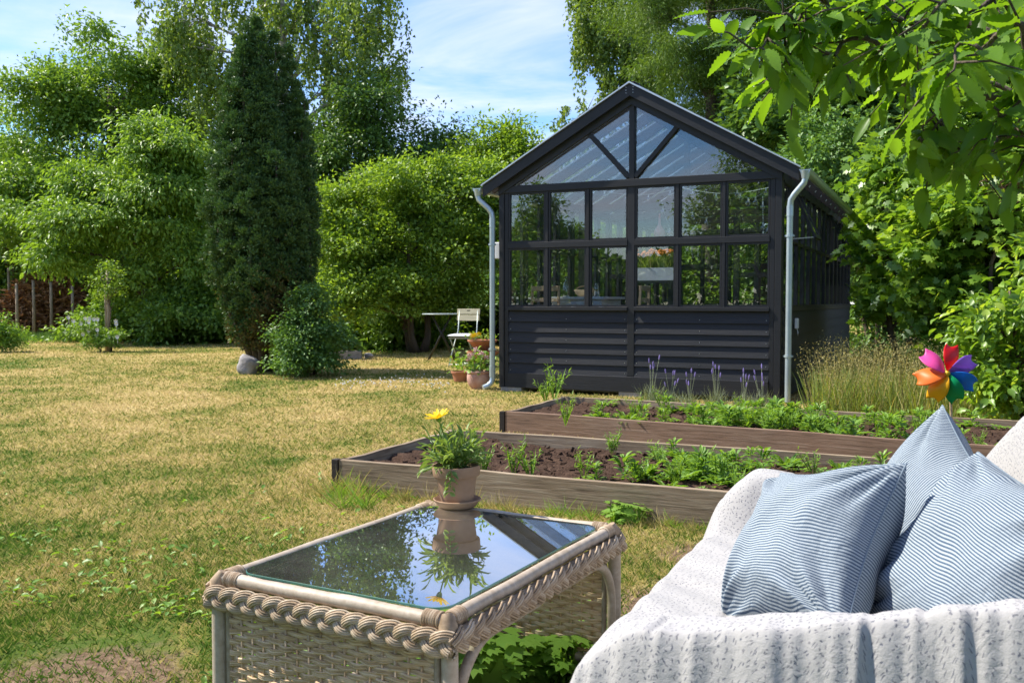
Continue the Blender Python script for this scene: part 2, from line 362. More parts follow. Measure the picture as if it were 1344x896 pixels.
# side walls
nb = 14; bw = (GL-.24)/nb
for side in (0, 1):
    for k in range(nb):
        y0 = .12+k*bw
        T = (Matrix.Translation((GW, 0, 0)) @ Matrix.Rotation(PI/2, 4, 'Z')) if side else (Matrix.Translation((0, 0, 0)) @ Matrix.Rotation(PI/2, 4, 'Z') @ Matrix.Scale(-1, 4, (0, 1, 0)))
        # local x runs along the wall, local y is depth inwards
        if k: MB().box(y0-.03, y0+.03, -.004, .09, 1.14, EZ-.02, T).build('wall_post', M['paint'], gh)
        if side and k in (1, 8):
            # top hung vent standing open
            hz = 2.60; V4 = T @ Matrix.Translation((0, -.03, hz)) @ Matrix.Rotation(math.radians(-24), 4, 'X')
            f = MB(); x0, x1 = y0+.04, y0+bw-.04; h = .66; fr = .05
            f.box(x0, x1, 0, .035, -fr, 0, V4).box(x0, x1, 0, .035, -h, -h+fr, V4).box(x0, x0+fr, .001, .034, -h+fr, -fr, V4).box(x1-fr, x1, .001, .034, -h+fr, -fr, V4)
            o = f.build('open_vent', M['paint'], gh); o['label'] = 'open top hung vent window'
            MB().box(x0+fr-.002, x1-fr+.002, .014, .02, -h+fr-.002, -fr+.002, V4).build('pane', M['pane'], o)
            MB().bar(V4 @ Vector(((x0+x1)/2, .02, -h+.03)), T @ Vector(((x0+x1)/2, .04, 2.0)), .012, .012).build('stay', M['alu'], o)
            win(y0+.032, y0+bw-.032, 1.138, 1.96, T)
        else:
            win(y0+.032, y0+bw-.032, 1.138, EZ-.02, T, mid=1.95)
    X0, X1 = ((GW-.10, GW) if side else (0, .10))
    XO = (GW-.012, GW+.012) if side else (-.012, .012)
    b = MB(); h = (1.085-.06)/7
    for j in range(7):
        z = .06+j*h
        xo = GW+.02 if side else -.02; xi = GW-.03 if side else .03; xm = GW-.002 if side else .002
        vs = []
        for y in (.11, GL-.11): vs += [(xo, y, z-.012), (xi, y, z-.012), (xi, y, z+h), (xm, y, z+h)]
        b.add(vs, [(0,1,2,3), (7,6,5,4), (0,3,7,4), (3,2,6,7), (1,5,6,2), (0,4,5,1)])
    b.build('clapboard_panel', M['paint_board'], gh)
    MB().box(X0, X1+ (.02 if side else 0), .11, GL-.11, 1.087, 1.136).build('window_sill', M['paint'], gh)
    MB().box(X0-.0, X1, .112, GL-.112, EZ-.019, EZ+.07).build('wall_plate', M['paint'], gh)
    # gutter
    gx = GW+.27 if side else -.27; gz = roofz(GW/2+GW/2+.2)-.035
    g = MB(); vs, fs = [], []; na = 9
    for y in (-.14, GL+.1):
        for rr_ in (.058, .052):
            for j in range(na):
                a = PI+PI*j/(na-1); vs.append((gx+rr_*math.cos(a), y, gz+rr_*math.sin(a)))
    for j in range(na-1):
        fs += [(j, j+1, 2*na+j+1, 2*na+j), (na+j+1, na+j, 3*na+j, 3*na+j+1), (j+1, j, na+j, na+j+1)]
    fs += [(0, 2*na, 3*na, na), (na-1, 2*na-1, 4*na-1, 3*na-1)]
    fs.append(tuple(range(na, 2*na)))
    g.add(vs, fs); g.tube([(gx-.058, -.14, gz), (gx-.058, GL+.1, gz)], .007, 6).tube([(gx+.058, -.14, gz), (gx+.058, GL+.1, gz)], .007, 6)
    g.build('gutter', M['zinc'], gh, smooth=True, angle=40)
    # downpipe
    sg = 1 if side else -1
    px = GW+.10 if side else -.07
    pts = [(gx, -.10, gz-.03), (gx, -.10, gz-.10), (gx-sg*.015, -.10, gz-.15), (px+sg*.05, -.085, gz-.27), (px+sg*.01, -.075, gz-.33), (px, -.07, gz-.40), (px, -.07, 1.2), (px, -.07, .22)]
    if side: pts += [(px, -.07, .03)]
    else: pts += [(px, -.07, .17), (px-.012, -.085, .115), (px-.045, -.12, .075), (px-.09, -.17, .05)]
    dp = MB().tube(pts, .036, 14)
    dp.tube([(px, -.07, gz-.40), (px, -.07, gz-.52)], .040, 14); dp.tube([(gx, -.10, gz-.01), (gx, -.10, gz-.10)], [.058, .040], 14)
    if not side: dp.tube([(px, -.07, .34), (px, -.07, .2)], .041, 14)
    dpo = dp.build('downpipe', M['zinc'], gh, smooth=True, angle=50)
    for z in (1.95, .55):
        c = MB().tube([(px, -.07, z), (px, -.07, z+.03)], .044, 14); c.box(px-.012, px+.012, -.055, .0 if side else 0, z+.004, z+.026)
        c.box(px-.055, px+.055, -.082, -.062, z+.006, z+.024)
        c.build('bracket', M['zinc'], dpo)
# roof: rafters, glass sheets, glazing bars, ridge
for s in (-1, 1):
    for k in range(nb+1):
        y = .06+k*(GL-.12)/nb
        p = Vector((GW/2+s*.02, y, APX-.075)); q = Vector((GW/2+s*(GW/2+.14), y, roofz(GW/2+GW/2+.14)-.075))
        MB().bar(p, q, .048, .12).build('rafter', M['inwood'], gh)
        p = p+Vector((0, 0, .094)); q = q+Vector((0, 0, .094))
        MB().bar(p, q, .035, .014).build('glazing_bar', M['alu'], gh)
        lo = Vector((0, .034, -.115)); MB().bar(p+lo, q+lo, .016, .03).build('lit_edge_strip', M['white'], gh)  # added white strip, stands in for the sunlit edge of the rafter
    for k in range(nb):
        y = .06+k*(GL-.12)/nb; y2 = .06+(k+1)*(GL-.12)/nb
        vs = []
        xr = GW/2+s*.03; xe = GW/2+s*(GW/2+.18)
        for yy in (y+.018, y2-.018): vs += [(xr, yy, roofz(xr)+.008), (xe, yy, roofz(GW/2+abs(xe-GW/2))+.008), (xe, yy, roofz(GW/2+abs(xe-GW/2))+.001), (xr, yy, roofz(xr)+.001)]
        MB().add(vs, [(0,1,2,3), (7,6,5,4), (0,4,5,1), (1,5,6,2), (2,6,7,3), (3,7,4,0)]).build('roof_pane', M['roofglass'], gh)
MB().box(GW/2-.05, GW/2+.05, -.05, GL+.05, APX+.018, APX+.034).build('ridge_cap', M['paint'], gh)
MB().box(GW/2-.022, GW/2+.022, .115, GL-.115, APX-.26, APX-.10).build('ridge_beam', M['inwood'], gh)
# inner frame: tie trusses and posts
for y in (2.7, 5.6):
    MB().box(.12, GW-.12, y, y+.09, EZ-.05, EZ+.07).build('truss_tie', M['inwood'], gh)
    for x in (.10, GW-.2): MB().box(x, x+.1, y-.001, y+.091, .06, EZ-.051).build('inner_post', M['paint'], gh)
    MB().box(GW/2-.04, GW/2+.04, y+.005, y+.085, EZ+.071, APX-.27).build('king_post', M['inwood'], gh)
# partition frame with a doorway halfway down
for x in (1.15, 2.25): MB().box(x, x+.09, 4.2, 4.29, .06, EZ-.03).build('inner_post', M['paint'], gh)
MB().box(.11, GW-.11, 4.2, 4.3, EZ-.029, EZ+.06).build('truss_tie', M['inwood'], gh)
MB().box(.11, 1.149, 4.21, 4.27, 1.6, 1.68).box(2.341, GW-.11, 4.21, 4.27, 1.6, 1.68).build('inner_rail', M['paint'], gh)
MB().box(.13, GW-.13, .12, GL-.12, .03, .07).build('floor', M['concrete'], gh)
for x in (.03, GW/2-.15, GW-.33): MB().box(x, x+.3, -.015, .2, .0, .058).build('foundation_block', M['concrete'], gh)
MB().box(GW-.1, GW-.4, GL-.3, GL-.1, 0, .058).build('foundation_block', M['concrete'], gh)
# sockets
o = MB().box(-.095, -.002, .05, .13, 1.78, 2.0).build('meter_box', M['white'], gh, bevel=.01)
o = MB().box(GW+.021, GW+.06, .95, 1.06, .86, .99).build('wall_socket', M['white'], gh, bevel=.008)
MB().tube([(GW+.045, 1.0, .86), (GW+.06, 1.01, .8), (GW+.05, 1.06, .77), (GW+.04, 1.1, .82)], .005, 6).build('socket_cable', M['white'], o)
def ghp(x, y, z): return GH + AX*x + AY*y + Vector((0, 0, z))
# ---- things inside
FZ = .42
MB().box(.13, GW-.13, .13, GL-.13, .34, .415).build('deck', M['inwood'], gh)
def in_table(x, y, w, l, h, label, mat):
    t = empty('dining_table', ghp(x, y, FZ), ROT, label, 'table')
    MB().box(-w/2, w/2, -l/2, l/2, h-.035, h).build('tabletop', mat, t, bevel=.004)
    MB().box(-w/2+.05, w/2-.05, -l/2+.05, l/2-.05, h-.12, h-.036).build('apron', mat, t)
    for sx_ in (-1, 1):
        for sy_ in (-1, 1): MB().box(sx_*(w/2-.05)-.03, sx_*(w/2-.05)+.03, sy_*(l/2-.05)-.03, sy_*(l/2-.05)+.03, 0, h-.121).build('leg', mat, t)
    return t
in_table(.75, 1.35, .84, .95, .85, 'whitish high table inside the greenhouse behind the left window bay', M['paper'])
def in_chair(x, y, rz, label):
    t = empty('wooden_chair', ghp(x, y, FZ), ROT+rz, label, 'chair')
    MB().box(-.21, .21, -.2, .2, .45, .48).build('seat', M['palewood'], t, bevel=.004)
    for sx_ in (-1, 1):
        MB().bar((sx_*.2, -.19, 0), (sx_*.19, -.19, .449), .03, .03).build('leg', M['palewood'], t)
        MB().bar((sx_*.2, .2, 0), (sx_*.2, .24, 1.0), .03, .03).build('leg', M['palewood'], t)
        MB().bar((sx_*.22, -.19, .46), (sx_*.22, -.19, .70), .025, .025).bar((sx_*.22, -.22, .71), (sx_*.22, .22, .72), .045, .02).build('armrest', M['palewood'], t)
    MB().box(-.2, .2, .215, .24, .93, 1.0).box(-.2, .2, .21, .235, .78, .83).build('backrest', M['palewood'], t, bevel=.004)
in_chair(.36, .50, 0, 'pale wooden armchair in the leftmost greenhouse window')
in_chair(1.48, 1.0, -PI/2, 'pale wooden armchair right of the table with bottle')
g = MB().lathe([(.001, 0), (.04, 0), (.042, .02), (.042, .16), (.016, .22), (.014, .28), (.017, .29)], 16)
M['bottleglass'] = M_glass('bottle_glass', (.8, .88, .86), .18)
tag(g.build('glass_bottle', M['bottleglass'], smooth=True, loc=ghp(.54, 1.05, FZ+.852)), 'clear glass bottle on the whitish table inside greenhouse', 'bottle')
g = MB().lathe([(.001, 0), (.035, 0), (.04, .12), (.025, .16), (.022, .19)], 16)
tag(g.build('glass_carafe', M['bottleglass'], smooth=True, loc=ghp(.95, 1.2, FZ+.852)), 'small clear carafe at the right end of the indoor table', 'carafe')
bk = empty('bread_basket', ghp(.68, 1.45, FZ+.851), ROT, 'round pale wicker basket on the whitish indoor table', 'basket')
MB().lathe([(.001, 0), (.10, 0), (.16, .09), (.165, .10), (.15, .09), (.09, .012), (.001, .012)], 20).build('bowl', M['palewood'], bk, smooth=True)
MB().tube([(.14*math.cos(a), .0, .09+.07*math.sin(a)) for a in [i*PI/8 for i in range(9)]], .008, 6).build('handle', M['palewood'], bk)
pb = empty('planter_box', ghp(1.49, 2.4, 1.52), ROT, 'grey planter box of grassy orange flowers on a post, centre right window', 'planter')
MB().box(-.3, .3, -.11, .11, 0, .02).box(-.3, .3, -.11, -.095, .02, .19).box(-.3, .3, .095, .11, .02, .19).box(-.3, -.285, -.094, .094, .02, .19).box(.285, .3, -.094, .094, .02, .19).build('box', M['paper'], pb)
MB().box(-.284, .284, -.094, .094, .021, .15).build('soil', M['soil'], pb)
sh = empty('plant_stand', ghp(1.49, 2.4, FZ), ROT, 'dark wooden plant stand below the grey planter box', 'stand')
MB().box(-.4, .4, -.16, .16, 1.06, 1.099).build('shelf', M['paint'], sh)
for sx_ in (-1, 1):
    for sy_ in (-1, 1): MB().box(sx_*.32-.035, sx_*.32+.035, sy_*.12-.03, sy_*.12+.03, 0, 1.059).build('leg', M['paint'], sh)
va = MB().lathe([(.001, 0), (.055, .01), (.075, .06), (.06, .11), (.018, .17), (.01, .30), (.012, .31)], 18)
tag(va.build('glass_vase', M['pinkglass'], smooth=True, loc=ghp(2.16, .16, 1.995)), 'pink teardrop glass vase on the mid rail of the greenhouse front', 'vase')
tag(MB().box(-.12, .12, -.0, .07, 0, .008).build('vase_shelf', M['paint'], loc=ghp(2.16, .125, 1.985), rot=(0, 0, ROT)), 'small dark shelf under the pink glass vase', 'shelf')
# string lights
def lights(pts, label, n):
    t = empty('string_light', ghp(*pts[0]), ROT, label, 'string light')
    o0 = Vector(pts[0]); P = []
    for a, b in zip(pts[:-1], pts[1:]):
        a, b = Vector(a)-o0, Vector(b)-o0
        for i in range(8):
            k = i/8; p = a.lerp(b, k); p.z -= .10*math.sin(PI*k); P.append(p)
    P.append(Vector(pts[-1])-o0)
    MB().tube(P, .003, 5).build('cable', M['grey_metal'], t)
    for i in range(n):
        p = P[int((i+.5)/n*(len(P)-1))]
        b = MB().tube([p, p-Vector((0, 0, .04))], .010, 6); bo = b.build('bulb_socket', M['alu'], t)
        MB().ball(p-Vector((0, 0, .07)), .033, 12, 8).build('bulb', M['bulb'], bo, smooth=True)
lights([(3.05, .3, 2.62), (3.35, .6, 2.55), (3.4, .4, 2.0), (3.5, .5, 2.5)], 'cable with round bulbs hanging in the upper right window', 9)
lights([(.9, 1.2, 2.80), (2.0, 1.8, 2.82), (3.4, 1.5, 2.75)], 'cable with round bulbs strung below the glass roof', 8)
lights([(2.0, .8, 2.55), (2.15, .9, 2.1), (2.3, .9, 2.5), (2.6, 1.2, 2.35)], 'cable with round bulbs in the pane right of the centre post', 7)
# ================================================================ RAISED BEDS
def board(p, q, h, t, mat, parent, name='board', inner=0, base=0.0):
    p, q = Vector(p), Vector(q); d = q-p; ln = d.length; a = math.atan2(d.y, d.x)
    m = MB(); n = 14; vs, fs = [], []
    for i in range(n+1):
        x = ln*i/n; wz = .003*math.sin(i*1.3+ln)+.002*random.uniform(-1, 1)
        vs += [(x, 0, base), (x, t, base), (x, t, h+wz), (x, 0, h+wz)]
    for i in range(n):
        b = i*4
        for j in range(4): fs.append((b+j, b+4+j, b+4+(j+1) % 4, b+(j+1) % 4))
    fs += [(0, 3, 2, 1)[::-1][::-1], (n*4, n*4+1, n*4+2, n*4+3)]
    m.add(vs, fs)
    o = m.build(name, mat, parent, loc=(p.x, p.y, 0), rot=(0, 0, a), bevel=.004)
    return o
def bed(name_label, FL, FR, BR, BL, h, mats, soilh):
    t = empty('raised_bed', (0, 0, 0), 0, name_label, 'raised bed')
    th = .035
    ux = (Vector(FR)-Vector(FL)).normalized(); uy = (Vector(BL)-Vector(FL)).normalized()
    board(FL, FR, h, th, mats[0], t)
    board(Vector(FL)+uy*(.0)+ux*(th)+uy*(th+.002), Vector(BL)+ux*th-uy*.002, h-.005, th, mats[1], t)
    board(Vector(BL)+(Vector(BR)-Vector(BL)).normalized()*.0, BR, h+.004, th, mats[1], t)
    board(Vector(FR)-ux*.002+uy*(th+.002), Vector(BR)-uy*.002-ux*.002, h-.004, th, mats[1], t)
    # end-grain cap on the near left corner and dark bolts
    nx, ny = 90, 40; V = []
    FLv, FRv, BLv, BRv = [Vector(p) for p in (FL, FR, BL, BR)]
    for j in range(ny+1):
        for i in range(nx+1):
            u, v = .012+.976*i/nx, .028+.965*j/ny
            p = FLv.lerp(FRv, u).lerp(BLv.lerp(BRv, u), v)
            z = soilh + .018*math.sin(u*23+v*9)*math.sin(v*11+u*7) + .016*random.uniform(-1, 1) + .012*math.sin(u*61)*math.sin(v*37)
            V.append((p.x, p.y, z))
    Fq = [(j*(nx+1)+i, j*(nx+1)+i+1, (j+1)*(nx+1)+i+1, (j+1)*(nx+1)+i) for j in range(ny) for i in range(nx)]
    npmesh('soil', np.array(V), np.array(Fq), M['soil'], t, smooth=True)
    # wooden crumbs of mulch
    c = MB()
    for i in range(900):
        u, v = random.uniform(.03, .97), random.uniform(.05, .95)
        p = FLv.lerp(FRv, u).lerp(BLv.lerp(BRv, u), v); s = random.uniform(.006, .022)
        R4 = Matrix.Translation((p.x, p.y, soilh+random.uniform(0, .02))) @ Matrix.Rotation(random.uniform(0, 6.28), 4, random.choice('XYZ')) @ Matrix.Rotation(random.uniform(0, 6.28), 4, 'Z')
        c.box(-s, s, -s*.5, s*.5, -s*.3, s*.3, R4)
    c.build('clod', M['soil'], t)['kind'] = 'stuff'
    return FLv, FRv, BLv, BRv
B1 = bed('front raised bed of grey weathered planks with weedy dark soil', (-1.10, 5.89, 0), (2.75, 4.10, 0), (3.35, 5.45, 0), (-.49, 7.24, 0), .20, (M['bedwood'], M['bedwood']), .125)
B2 = bed('rear raised bed of reddish brown planks full of seedlings by greenhouse', (-.06, 8.49, 0), (4.15, 5.95, 0), (4.75, 7.45, 0), (.52, 9.78, 0), .20, (M['bedwood2'], M['bedwood']), .14)
for (p, nm) in ((Vector((-1.112, 5.893, 0)), 'a'), (Vector((-.072, 8.493, 0)), 'b')):
    o = MB().box(-.05, -.0, .0, .05, 0, .195).build('corner_peg', M['inwood'], [x for x in bpy.data.objects if x.name.startswith('raised_bed')][0 if nm == 'a' else 1], loc=p, rot=(0, 0, ROT), bevel=.003)
tag(MB().box(0, 2.2, 0, .15, 0, .11).build('timber_sleeper', M['bedwood'], loc=(.62, 10.35, 0), rot=(0, 0, math.radians(-25))), 'low grey timber edging lying between greenhouse and rear raised bed', 'timber')
# ================================================================ FOLIAGE HELPERS
def unit(a): return a/np.maximum(np.linalg.norm(a, axis=-1, keepdims=True), 1e-6)
def leafmesh(name, P, Dr, Nn, Ls, Ws, mat, parent=None, shape='diamond', droop=.18):
    """leaf faces: base P, direction Dr, normal Nn, length Ls, width Ws"""
    n = len(P); Dr = unit(Dr); S = unit(np.cross(Dr, Nn)); Up = unit(np.cross(S, Dr)); Ls = Ls[:, None]; Ws = Ws[:, None]
    if shape == 'diamond':
        v0 = P; v1 = P + Dr*Ls*.42 + S*Ws*.5 + Up*Ws*.16; v2 = P + Dr*Ls - Up*Ls*droop; v3 = P + Dr*Ls*.42 - S*Ws*.5 + Up*Ws*.16
        V = np.stack([v0, v1, v2, v3], 1).reshape(-1, 3); b = (np.arange(n)*4)[:, None]
        Fa = np.concatenate([b+np.array([0, 1, 2]), b+np.array([0, 2, 3])], 0)
    elif shape == 'needle':
        v0 = P + S*Ws*.5; v1 = P - S*Ws*.5; v2 = P + Dr*Ls
        V = np.stack([v0, v1, v2], 1).reshape(-1, 3); b = (np.arange(n)*3)[:, None]; Fa = b+np.array([0, 1, 2])
    elif shape == 'blade':
        v0 = P + S*Ws*.5; v1 = P - S*Ws*.5; m = P + Dr*Ls*.6; v2 = m - S*Ws*.35; v3 = m + S*Ws*.35; v4 = P + Dr*Ls*.93 - Up*Ls*droop
        V = np.stack([v0, v1, v2, v3, v4], 1).reshape(-1, 3); b = (np.arange(n)*5)[:, None]
        Fa = np.concatenate([b+np.array([0, 1, 2]), b+np.array([0, 2, 3]), b+np.array([3, 2, 4])], 0)
    elif shape == 'oval':     # 8 verts, creased along the midrib and curling down
        cols = [(0, 0, 0), (.22, .36, .10), (.5, .5, .14), (.8, .27, .05), (1, 0, -droop), (.8, -.27, .05), (.5, -.5, .14), (.22, -.36, .10), (.5, 0, .02)]
        V = np.stack([P + Dr*Ls*a + S*Ws*b_ + Up*(Ws*c_*1.2 if i != 4 else Ls*c_) for i, (a, b_, c_) in enumerate(cols)], 1).reshape(-1, 3); b = (np.arange(n)*9)[:, None]
        Fa = np.concatenate([b+np.array([8, i, (i+1) % 8]) for i in range(8)], 0)
    elif shape == 'maple':
        out_ = [(0, 0), (.05, .38), (.32, .58), (.38, .30), (.72, .42), (.66, .18), (1, 0), (.66, -.18), (.72, -.42), (.38, -.30), (.32, -.58), (.05, -.38)]
        V = np.stack([P + Dr*Ls*a + S*Ls*b_ - Up*Ls*(.25*(a*a+b_*b_)-.05) for a, b_ in out_] + [P+Dr*Ls*.3], 1).reshape(-1, 3); b = (np.arange(n)*13)[:, None]
        Fa = np.concatenate([b+np.array([12, i, (i+1) % 12]) for i in range(12)], 0)
    return npmesh(name, V, Fa, mat, parent)
def lobes_points(lobes, n, shell=(.55, 1.0), bottom=None):
    # secondary lobes break the outline of each limb's foliage
    rg_ = random.Random(int(abs(lobes[0][0])*97+len(lobes)*13)); ext = []
    for l in lobes:
        for _ in range(5):
            a = rg_.uniform(0, 2*PI); e = rg_.uniform(-.5, 1.2); f = rg_.uniform(.28, .5); c_, s_ = math.cos(e), math.sin(e); q = rg_.uniform(.72, 1.0)
            ext.append((l[0]+l[3]*c_*math.cos(a)*q, l[1]+l[4]*c_*math.sin(a)*q, l[2]+l[5]*s_*q, l[3]*f, l[4]*f, l[5]*f*rg_.uniform(.6, 1.1)))
    for l in sorted(lobes, key=lambda q: -q[2]-q[5])[:max(2, len(lobes)*2//3)]:
        for _ in range(2):   # upright shoots that break the skyline
            a = rg_.uniform(0, 2*PI); q = rg_.uniform(0, .75); z_ = math.sqrt(max(0, 1-q*q))
            ext.append((l[0]+l[3]*math.cos(a)*q, l[1]+l[4]*math.sin(a)*q, l[2]+l[5]*z_*rg_.uniform(.95, 1.25), l[3]*.14, l[4]*.14, l[5]*rg_.uniform(.25, .5)))
    lobes = [tuple(l[:3])+(l[3]*.82, l[4]*.82, l[5]*.82) for l in lobes]+ext
    A = np.array([l[3]*l[4]+l[4]*l[5]+l[3]*l[5] for l in lobes]); idx = RNG.choice(len(lobes), n, p=A/A.sum())
    Lb = np.array(lobes)[idx]; d = unit(RNG.normal(size=(n, 3))); r = RNG.uniform(shell[0]**2, shell[1]**2, n)**.5
    # foliage sits on radiating branches with gaps between them
    NB = 11; bd = unit(RNG.normal(size=(len(lobes), NB, 3))+np.array([0, 0, .25])); bi = RNG.integers(0, NB, n); bdir = bd[idx, bi]
    use = RNG.uniform(0, 1, n) < .74
    tt = RNG.uniform(.25, 1.08, n)**.8; nearb = unit(bdir*(.35+tt)[:, None] + RNG.normal(size=(n, 3))*.17)
    d = np.where(use[:, None], nearb, d); r = np.where(use, tt, r*.9)
    bump_ = 1 + .22*np.sin(d[:, 0]*5+idx)*np.sin(d[:, 2]*6+idx*2) + RNG.normal(size=n)*.07
    P = Lb[:, :3] + d*(r*bump_)[:, None]*Lb[:, 3:6]
    return P, d, idx
def crown(name, parent, mat, lobes, nclump, nleaf, rc=.35, L0=.12, W=.55, mode='spray', hang=0.0, shape='diamond', shell=(.45, 1.0), zmin=.1, flat=.55, droop=.18, cdens=.55):
    if mode == 'spray' and shape == 'diamond': nleaf = int(nleaf*2.3); rc = rc*1.2; L0 = L0*.80
    Cc, d, idx = lobes_points(lobes, int(nclump*cdens), (shell[0]*.8, shell[1]*1.06))
    keep = Cc[:, 2] > zmin; Cc, d = Cc[keep], d[keep]; k = len(Cc)
    if mode == 'spray':
        # each clump is a spray of leaves along a short outward, slightly sinking twig
        ax = unit(d*np.array([1, 1, .5]) + RNG.normal(size=(k, 3))*.35 + np.array([0, 0, .1-hang]))
        t = RNG.uniform(-.6, 1, (k, nleaf)); sc = rc*RNG.uniform(.6, 1.35, k)
        off = np.clip(RNG.normal(size=(k, nleaf, 3)), -1.6, 1.6)*np.array([1, 1, flat])*.42
        P = Cc[:, None, :] + (ax[:, None, :]*t[..., None]*1.1 + off)*sc[:, None, None]
        Dr = ax[:, None, :]*.6 + off*1.2 + RNG.normal(size=(k, nleaf, 3))*.5 + np.array([0, 0, -.15-hang])
        Nn = np.array([0, 0, 1.0]) + RNG.normal(size=(k, nleaf, 3))*.55 + ax[:, None, :]*.3
    else:   # 'weep': leaves strung along hanging twigs
        ln = RNG.uniform(.3, 1.5, k)*rc*2.8; t = RNG.uniform(0, 1, (k, nleaf))
        sway = RNG.normal(size=(k, 1, 3))*np.array([.2, .2, 0])
        P = Cc[:, None, :] + np.array([0, 0, -1.0])*(t*ln[:, None])[..., None] + sway*t[..., None]**.5*ln[:, None, None]*.6 + d[:, None, :]*np.array([1, 1, 0])*(t*(1-t*.5))[..., None]*.25 + RNG.normal(size=(k, nleaf, 3))*.05
        Dr = np.array([0, 0, -.9]) + RNG.normal(size=(k, nleaf, 3))*.6
        Nn = d[:, None, :]*.6 + RNG.normal(size=(k, nleaf, 3))*.6 + np.array([0, 0, .3])
    P = P.reshape(-1, 3); Dr = np.broadcast_to(Dr, (k, nleaf, 3)).reshape(-1, 3); Nn = np.broadcast_to(Nn, (k, nleaf, 3)).reshape(-1, 3)
    kk = P[:, 2] > .03; P, Dr, Nn = P[kk], Dr[kk], Nn[kk]; m = len(P)
    Ls = L0*RNG.uniform(.65, 1.3, m)
    return leafmesh(name, P, Dr, Nn, Ls, Ls*W, mat, parent, shape, droop), Cc
def limbs(parent, lobes, th, r0, mat, tips=None, ntw=60, lean=(0, 0), trunks=1, twr=.012, name='trunk'):
    m = MB()
    tops = []
    for q in range(trunks):
        a = 2*PI*q/max(1, trunks)+.4; o = Vector((math.cos(a), math.sin(a), 0))*(0 if trunks == 1 else r0*2.2)
        P = []; R = []
        for i in range(9):
            k = i/8; P.append(o*(1+2.5*k) + Vector((lean[0]*k*k+.05*math.sin(i*1.7+q), lean[1]*k*k+.05*math.cos(i*2.1), th*k))); R.append(r0*(1.35 if i == 0 else 1)*(1-.72*k))
        m.tube(P, R, 9); tops.append((P, R))
    for i, l in enumerate(lobes):
        P, R = tops[i % trunks]; c = Vector(l[:3]); k = min(7, max(2, int(8*min(.95, max(.22, (c.z-max(l[5]*.7, .4))/th))))); s = P[k]
        mid = s.lerp(c, .5)+Vector((0, 0, .12*(c-s).length)); r = R[k]*.6
        m.tube([s, s.lerp(mid, .5)+Vector((.03, 0, .02)), mid, mid.lerp(c, .6), c], [r, r*.8, r*.55, r*.4, r*.22], 6)
        if tips is not None and len(tips):
            dd = np.linalg.norm(tips - np.array(l[:3]), axis=1); near = np.argsort(dd)[:max(4, ntw//len(lobes)*2)]
            for j in RNG.choice(near, min(len(near), ntw//len(lobes)), replace=False):
                e = Vector(tips[j]); st = mid.lerp(c, random.random())
                md = st.lerp(e, .5)+Vector((random.uniform(-.1, .1), random.uniform(-.1, .1), .08*(e-st).length))
                m.tube([st, md, e], [max(twr, r*.22), twr, twr*.35], 4, False)
    return m.build(name, mat, parent, smooth=True)
def mktree(name, x, y, lobes, th, r0, leafm, barkm, label, cat, group=None, ncl=600, nl=40, rc=.4, L0=.13, W=.55, mode='spray', hang=0, shape='diamond', shell=(.45, 1), trunks=1, lean=(0, 0), ntw=60, zmin=.1, rz=0, flat=.55, twr=.012):
    t = empty(name, (x, y, 0), rz, label, cat, group)
    o, tips = crown('crown', t, leafm, lobes, ncl, nl, rc, L0, W, mode, hang, shape, shell, zmin, flat)
    limbs(t, lobes, th, r0, barkm, tips, ntw, lean, trunks, twr)
    return t
def relobes(px_list, d0, x0, y0):
    """lobes given as (px, py, depth offset, half width px, half height px, depth radius)"""
    o = []
    for (px, py, dd, rw, rh, rd) in px_list:
        d = d0+dd; p = D(px, py, d); k = d/F_PX
        o.append((p.x-x0, p.y-y0, p.z, rw*k, rd, rh*k))
    return o
def gtree(name, px, d, spec, **kw):
    p = D(px, 448, d); x, y = p.x, p.y
    return mktree(name, x, y, relobes(spec, d, x, y), **kw)
M['lf_apple'] = M_leaf('apple_leaf', (0.090, 0.173, 0.021), (0.233, 0.365, 0.050), .33, c2=(0.356, 0.482, 0.107))
M['lf_mid'] = M_leaf('mid_leaf', (0.079, 0.165, 0.026), (0.206, 0.342, 0.055), .3)
M['lf_dark'] = M_leaf('dark_leaf', (0.048, 0.111, 0.026), (0.133, 0.243, 0.048), .22)
M['lf_cherry'] = M_leaf('cherry_leaf', (0.097, 0.186, 0.025), (0.212, 0.355, 0.055), .32, c2=(0.326, 0.461, 0.096))
M['lf_birch'] = M_leaf('birch_leaf', (0.079, 0.144, 0.026), (0.195, 0.288, 0.061), .3)
M['lf_larch'] = M_leaf('larch_needles', (.075, .15, .025), (.16, .26, .045), .25)
M['lf_maple'] = M_leaf('maple_leaf', (0.076, 0.165, 0.020), (0.193, 0.323, 0.039), .4, c2=(0.330, 0.440, 0.068), rough=.38, spec=.5)
M['lf_yew'] = M_leaf('yew_needle', (.030, .080, .022), (.105, .185, .050), .10, .5, (1.3, 1.5, .7), .3, 1.5)
M['lf_yewlow'] = M_leaf('yew_brown', (0.083, 0.075, 0.030), (0.198, 0.165, 0.058), .12, .6, (1.3, 1.2, .7), .2, 1.5)
M['lf_hang'] = M_leaf('hanging_leaf', (0.062, 0.145, 0.016), (0.117, 0.234, 0.022), .5, .4, (2.2, 1.9, .5), .3)
M['lf_weed'] = M_leaf('weed_leaf', (0.095, 0.203, 0.027), (0.203, 0.338, 0.054), .35, .45)
M['lf_dull'] = M_leaf('shrub_leaf', (0.064, 0.147, 0.037), (0.138, 0.258, 0.055), .25, .5)
M['lf_grey'] = M_leaf('lavender_leaf', (.16, .20, .12), (.26, .30, .19), .2, .7)
M['lf_dry'] = M_leaf('dry_grass', (.20, .21, .06), (.42, .36, .16), .35, .6, (1.2, 1.1, .6), .2)
